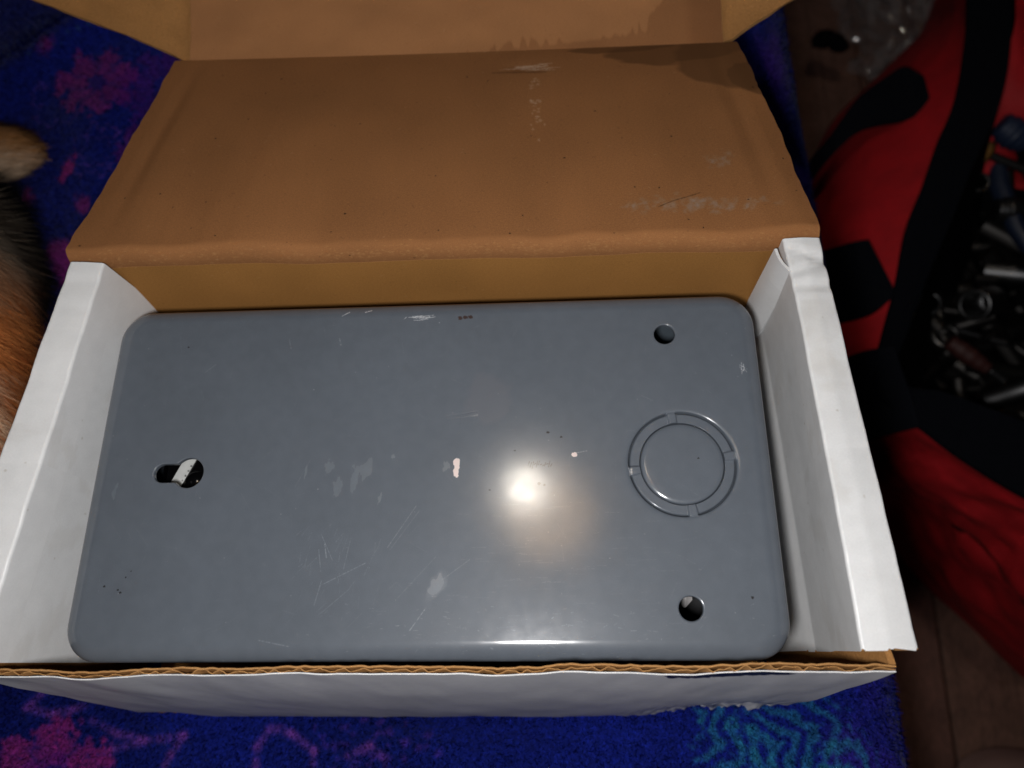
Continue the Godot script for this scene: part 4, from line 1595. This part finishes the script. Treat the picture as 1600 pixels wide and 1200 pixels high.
	# near side of the bag to the right of the mouth, outside the frame for the most part
	# webbing
	part(t, "handle", ribbon([V(0.282, -0.214, -0.309), V(0.272, -0.214, -0.318), V(0.262, -0.216, -0.314), V(0.239, -0.218, -0.297), V(0.220, -0.222, -0.272), V(0.203, -0.222, -0.250), V(0.192, -0.225, -0.225)], [V(0.284, -0.216, -0.288), V(0.277, -0.217, -0.281), V(0.264, -0.219, -0.279), V(0.239, -0.222, -0.275), V(0.219, -0.226, -0.258), V(0.202, -0.226, -0.236), V(0.193, -0.228, -0.216)], 0.003, M.black_web))
	part(t, "webbing_strap", ribbon([V(0.222, -0.202, -0.182), V(0.212, -0.205, -0.182), V(0.196, -0.235, -0.190), V(0.188, -0.27, -0.195)], [V(0.232, -0.202, -0.146), V(0.216, -0.205, -0.136), V(0.198, -0.235, -0.138), V(0.190, -0.27, -0.130)], 0.003, M.black_web))
	part(t, "webbing_strap", ribbon([V(0.222, -0.196, -0.112), V(0.206, -0.205, -0.112), V(0.196, -0.24, -0.115)], [V(0.228, -0.196, -0.066), V(0.210, -0.210, -0.064), V(0.200, -0.245, -0.066)], 0.003, M.black_web))

var rim_cache: Curve3D
func curve_of_in(pts: Array) -> Curve3D:
	if rim_cache == null:
		rim_cache = curve_of(pts)
	return rim_cache

# ------------------------------------------------------------------ tools in the bag
func lathe(prof: Array, n := 24) -> ArrayMesh:
	var rows := []
	for p in prof:
		var r := PackedVector3Array()
		for i in n + 1:
			var a := TAU * i / n
			r.append(Vector3(cos(a) * p.x, p.y, sin(a) * p.x))
		rows.append(r)
	var turn := 0.0
	for k in prof.size() - 1:
		turn += (prof[k].x + prof[k + 1].x) * (prof[k + 1].y - prof[k].y)
	return sheet(rows, 0.0, null, null, -1.0 if turn > 0.0 else 1.0)

func aim(o: Node3D, at: Vector3, dir: Vector3):
	var y := dir.normalized()
	var x := y.cross(Vector3(0.2, 0.1, 0.97)).normalized()
	o.transform = Transform3D(Basis(x, y, x.cross(y)), at)

func socket(at: Vector3, dir: Vector3, r: float, l: float, label: String):
	var o := thing("socket", label, "socket", Vector3.ZERO, "chrome sockets heaped in the red bag")
	aim(o, at, dir)
	var b := r * 0.72
	part(o, "barrel", lathe([Vector2(b, l * 0.1), Vector2(b, l * 0.98), Vector2(b * 1.05, l), Vector2(r * 0.96, l), Vector2(r, l * 0.96), Vector2(r, l * 0.55), Vector2(r * 0.9, l * 0.48), Vector2(r * 0.9, l * 0.06), Vector2(r * 0.85, 0), Vector2(r * 0.45, 0), Vector2(r * 0.42, l * 0.1), Vector2(b, l * 0.1)]), M.chrome, false)

func rod_tool(called: String, label: String, cat: String, at: Vector3, dir: Vector3, r: float, l: float, shaft: Material, grip: Material, gr: float, gl: float):
	var o := thing(called, label, cat)
	aim(o, at, dir)
	part(o, "shaft", lathe([Vector2(0.0001, 0), Vector2(r * 0.9, 0.0004), Vector2(r, 0.002), Vector2(r, l - 0.002), Vector2(r * 0.8, l), Vector2(0.0001, l)]), shaft, false)
	var g := []
	for k in 15:
		var v := k / 14.0
		g.append(Vector2(gr * (0.72 + 0.28 * sin(PI * clampf(v * 1.1, 0, 1)) + 0.06 * sin(v * 26.0)), -gl + gl * v))
	g.insert(0, Vector2(0.0001, -gl))
	g.append(Vector2(0.0001, 0.0))
	part(o, "grip", lathe(g), grip, false)

func build_tools():
	socket(V(0.329, -0.275, -0.175), V(-0.75, 0.55, 0.35), 0.0105, 0.032, "largest chrome socket standing in the middle of the red bag's tools")
	socket(V(0.345, -0.285, -0.158), V(0.3, 0.8, 0.2), 0.011, 0.030, "chrome socket just right of the largest socket in the red bag")
	socket(V(0.326, -0.272, -0.258), V(-0.1, 0.9, 0.3), 0.0065, 0.024, "small bright socket near the black binding at the top of the bag")
	socket(V(0.335, -0.290, -0.205), V(0.8, 0.3, 0.3), 0.010, 0.030, "chrome socket lying on its side above the largest socket")
	socket(V(0.300, -0.292, -0.190), V(-0.4, 0.5, 0.5), 0.008, 0.026, "dull socket lying left of the largest socket in the bag")
	socket(V(0.318, -0.292, -0.110), V(0.6, 0.5, -0.1), 0.009, 0.028, "socket nearest the front edge of the red bag's mouth")
	var amber := std(Color(0.22, 0.11, 0.03), 0.3)
	var blue := std(Color(0.014, 0.026, 0.065), 0.55)
	var yellow := std(Color(0.38, 0.30, 0.03), 0.5)
	var redp := std(Color(0.05, 0.012, 0.010), 0.6)
	rod_tool("screwdriver", "screwdriver with an amber handle under the red end panel of the bag", "screwdriver", V(0.330, -0.246, -0.270), V(0.9, -0.2, 0.35), 0.003, 0.09, M.steel, amber, 0.011, 0.040)
	rod_tool("screwdriver", "screwdriver with a blue handle at the right edge of the bag's mouth", "screwdriver", V(0.352, -0.240, -0.272), V(0.8, -0.3, 0.6), 0.003, 0.08, M.steel, blue, 0.010, 0.022)
	rod_tool("ratchet_extension", "long chrome extension bar leaning at the right of the tools", "extension bar", V(0.345, -0.262, -0.238), V(0.1, 0.15, -0.9), 0.0042, 0.034, M.chrome, M.chrome, 0.0062, 0.010)
	rod_tool("socket_wrench", "chrome ratchet handle across the tools below the blue screwdriver", "ratchet", V(0.349, -0.256, -0.232), V(0.95, 0.1, 0.1), 0.0040, 0.08, M.chrome, M.dark_steel, 0.009, 0.016)
	rod_tool("marker", "small tool with a yellow handle in the dark left side of the bag", "hand tool", V(0.293, -0.292, -0.168), V(0.8, 0.1, 0.35), 0.0025, 0.05, M.dark_steel, yellow, 0.005, 0.024)
	rod_tool("nut_driver", "driver with a dull red handle near the front of the bag's mouth", "nut driver", V(0.318, -0.280, -0.128), V(0.7, -0.1, 0.6), 0.003, 0.07, M.dark_steel, redp, 0.006, 0.03)
	# pliers: two crossing levers with dark blue grips
	var p := thing("pliers", "pliers with dark blue grips lying among the sockets, jaws toward the carton", "pliers", V(0.352, -0.262, -0.210))
	var grip := std(Color(0.012, 0.020, 0.045), 0.45)
	for s in [-1, 1]:
		part(p, "jaw", tube([V(0, 0.004, 0.010), V(s * 0.004, 0.004, 0.024), V(s * 0.002, 0.004, 0.042)], [0.006, 0.005, 0.0025], 10), M.dark_steel, false)
		part(p, "grip", tube([V(0, 0.002, 0.008), V(-s * 0.008, 0.004, -0.010), V(-s * 0.013, 0.006, -0.040), V(-s * 0.010, 0.008, -0.070)], [0.0055, 0.006, 0.0066, 0.005], 12), grip, false)
	part(p, "pivot", lathe([Vector2(0.0001, 0.010), Vector2(0.005, 0.0095), Vector2(0.0055, 0.0085), Vector2(0.0055, -0.004)]), M.steel, false).position = V(0, 0, 0.012)
	# wrench with two open ends
	var w := thing("wrench", "dark steel wrench lying along the left inside of the bag", "wrench", V(0.298, -0.292, -0.215))
	part(w, "shank", tube([V(-0.01, 0, -0.05), V(0, 0.002, -0.02), V(0.004, 0.002, 0.02), V(0.002, 0, 0.05)], [0.0035, 0.004, 0.004, 0.0035], 10), M.steel, false)
	for s in [-1, 1]:
		part(w, "ring_end", lathe([Vector2(0.0055, -0.004), Vector2(0.0055, 0.004), Vector2(0.0095, 0.004), Vector2(0.0100, 0.0), Vector2(0.0095, -0.004), Vector2(0.0055, -0.004)]), M.steel, false).position = V(-0.012 if s < 0 else 0.003, 0, s * 0.058)
	# loose heap under them
	var st := SurfaceTool.new()
	st.begin(Mesh.PRIMITIVE_TRIANGLES)
	var r2 := RandomNumberGenerator.new()
	r2.seed = 5
	for k in 420:
		var at := V(r2.randf_range(0.275, 0.50), r2.randf_range(-0.338, -0.282), r2.randf_range(-0.27, -0.085))
		var d := V(r2.randfn(), r2.randfn() * 0.4, r2.randfn()).normalized()
		var l := r2.randf_range(0.012, 0.05)
		var rad := r2.randf_range(0.002, 0.008)
		st.append_from(tube([at - d * l * 0.5, at + d * l * 0.5], [rad, rad * r2.randf_range(0.7, 1.0)], 8), 0, Transform3D())
	var heap := MeshInstance3D.new()
	heap.name = "loose_hardware"
	heap.mesh = st.commit()
	var bits := std(Color(0.045, 0.042, 0.040), 0.45, 0.9)
	heap.material_override = bits
	heap.set_meta("kind", "stuff")
	heap.set_meta("label", "dark heap of small loose bits and bolts filling the bottom of the red bag")
	heap.set_meta("category", "hardware")
	add_child(heap)

# ------------------------------------------------------------------ clear plastic bag on the floor
func build_plastic_bag():
	var f := noise(26.0, 171, 4)
	var g := noise(9.0, 172, 2)
	var rows := []
	for j in 61:
		var v := j / 60.0
		var r := PackedVector3Array()
		for i in 61:
			var u := i / 60.0
			var x := lerpf(0.345, 0.52, u) + 0.03 * (v - 0.5) + g.get_noise_1d(v) * 0.03
			var z := lerpf(-0.72, -0.50, v) + g.get_noise_1d(u + 4.0) * 0.04
			var dome := sin(PI * u) * sin(PI * v)
			var y := FLOOR + 0.004 + 0.045 * pow(maxf(dome, 0.0), 0.6) + absf(f.get_noise_2d(x, z)) * 0.030 * pow(maxf(dome, 0.0), 0.4)
			r.append(Vector3(x, y, z))
		rows.append(r)
	var m := StandardMaterial3D.new()
	m.albedo_color = Color(0.75, 0.72, 0.72, 0.16)
	m.transparency = BaseMaterial3D.TRANSPARENCY_ALPHA
	m.roughness = 0.12
	var o := MeshInstance3D.new()
	o.name = "plastic_bag"
	o.mesh = sheet(rows, 0.0, m, null, -1.0)
	o.set_meta("label", "crumpled clear plastic bag on the floor behind the red tool bag")
	o.set_meta("category", "plastic bag")
	add_child(o)

func build_small_things():
	# dark scrap on the floor beside the blanket's far edge
	var f := noise(60.0, 181, 2)
	var rows := []
	for j in 9:
		var q := j / 8.0
		var r := PackedVector3Array()
		for i in 33:
			var a := TAU * i / 32.0
			var rad := q * (1.0 + 0.35 * sin(a * 2.0 + 0.6) + 0.25 * sin(a * 3.0))
			r.append(V(0.312 + 0.013 * rad * cos(a), FLOOR + 0.044 + 0.010 * (1.0 - q * q) + f.get_noise_2d(cos(a) * q * 0.05, sin(a) * q * 0.05) * 0.003, -0.522 + 0.012 * rad * sin(a)))
		rows.append(r)
	var o := MeshInstance3D.new()
	o.name = "dark_scrap"
	o.mesh = sheet(rows, 0.002, M.black_cloth, M.black_cloth, -1.0)
	o.set_meta("label", "small black scrap on the floor between the blanket edge and the bag handle")
	o.set_meta("category", "scrap")
	add_child(o)
	# pale pink cloth at the bottom right corner
	var pr := []
	for j in 17:
		var q := j / 16.0
		var r := PackedVector3Array()
		for i in 49:
			var a := TAU * i / 48.0
			var rad := q * (1.0 + 0.10 * sin(a * 3.0 + 1.0) + 0.06 * sin(a * 5.0))
			var h := pow(maxf(1.0 - q * q, 0.0), 0.6)
			r.append(V(0.365 + 0.075 * rad * cos(a), FLOOR + 0.041 + 0.030 * h + f.get_noise_2d(cos(a) * q * 0.3, sin(a) * q * 0.3) * 0.006 * h, 0.160 + 0.050 * rad * sin(a)))
		pr.append(r)
	var c := MeshInstance3D.new()
	c.name = "pink_cloth"
	c.mesh = sheet(pr, 0.0, std(Color(0.22, 0.13, 0.11), 0.9), null, -1.0)
	c.set_meta("label", "pale pink cloth on the wooden floor at the bottom right corner")
	c.set_meta("category", "cloth")
	add_child(c)

# ------------------------------------------------------------------ the ceiling lamp that the glossy plate mirrors
func build_lamp():
	var at := Vector3(0.015, 1.55, -0.262)
	var t := thing("ceiling_lamp", "lit ceiling lamp with a beige shade hanging above the box", "lamp", at)
	var shade := StandardMaterial3D.new()
	shade.albedo_color = Color(0.8, 0.7, 0.55)
	shade.emission_enabled = true
	shade.emission = Color(1.0, 0.86, 0.70)
	shade.emission_energy_multiplier = 2.3
	shade.roughness = 0.8
	var prof := []
	for k in 15:
		var a := PI / 2 * k / 14.0
		prof.append(Vector2(maxf(0.0001, 0.100 * sin(a)), 0.06 * cos(a)))
	part(t, "lamp_shade", lathe(prof, 40), shade, false)
	var bulb := StandardMaterial3D.new()
	bulb.albedo_color = Color(1, 1, 1)
	bulb.emission_enabled = true
	bulb.emission = Color(1.0, 0.985, 0.965)
	bulb.emission_energy_multiplier = 60.0
	var sm := SphereMesh.new()
	sm.radius = 0.034
	sm.height = 0.068
	var b := part(t, "bulb", sm, bulb, false)
	b.position = Vector3(-0.055, -0.01, -0.065)
	var l := OmniLight3D.new()
	l.name = "bulb_light"
	l.position = Vector3(-0.055, -0.052, -0.065)
	l.light_color = Color(1.0, 0.93, 0.82)
	l.light_energy = 0.03
	l.light_size = 0.03
	l.omni_range = 8.0
	l.omni_attenuation = 2.0
	l.shadow_enabled = true
	t.add_child(l)
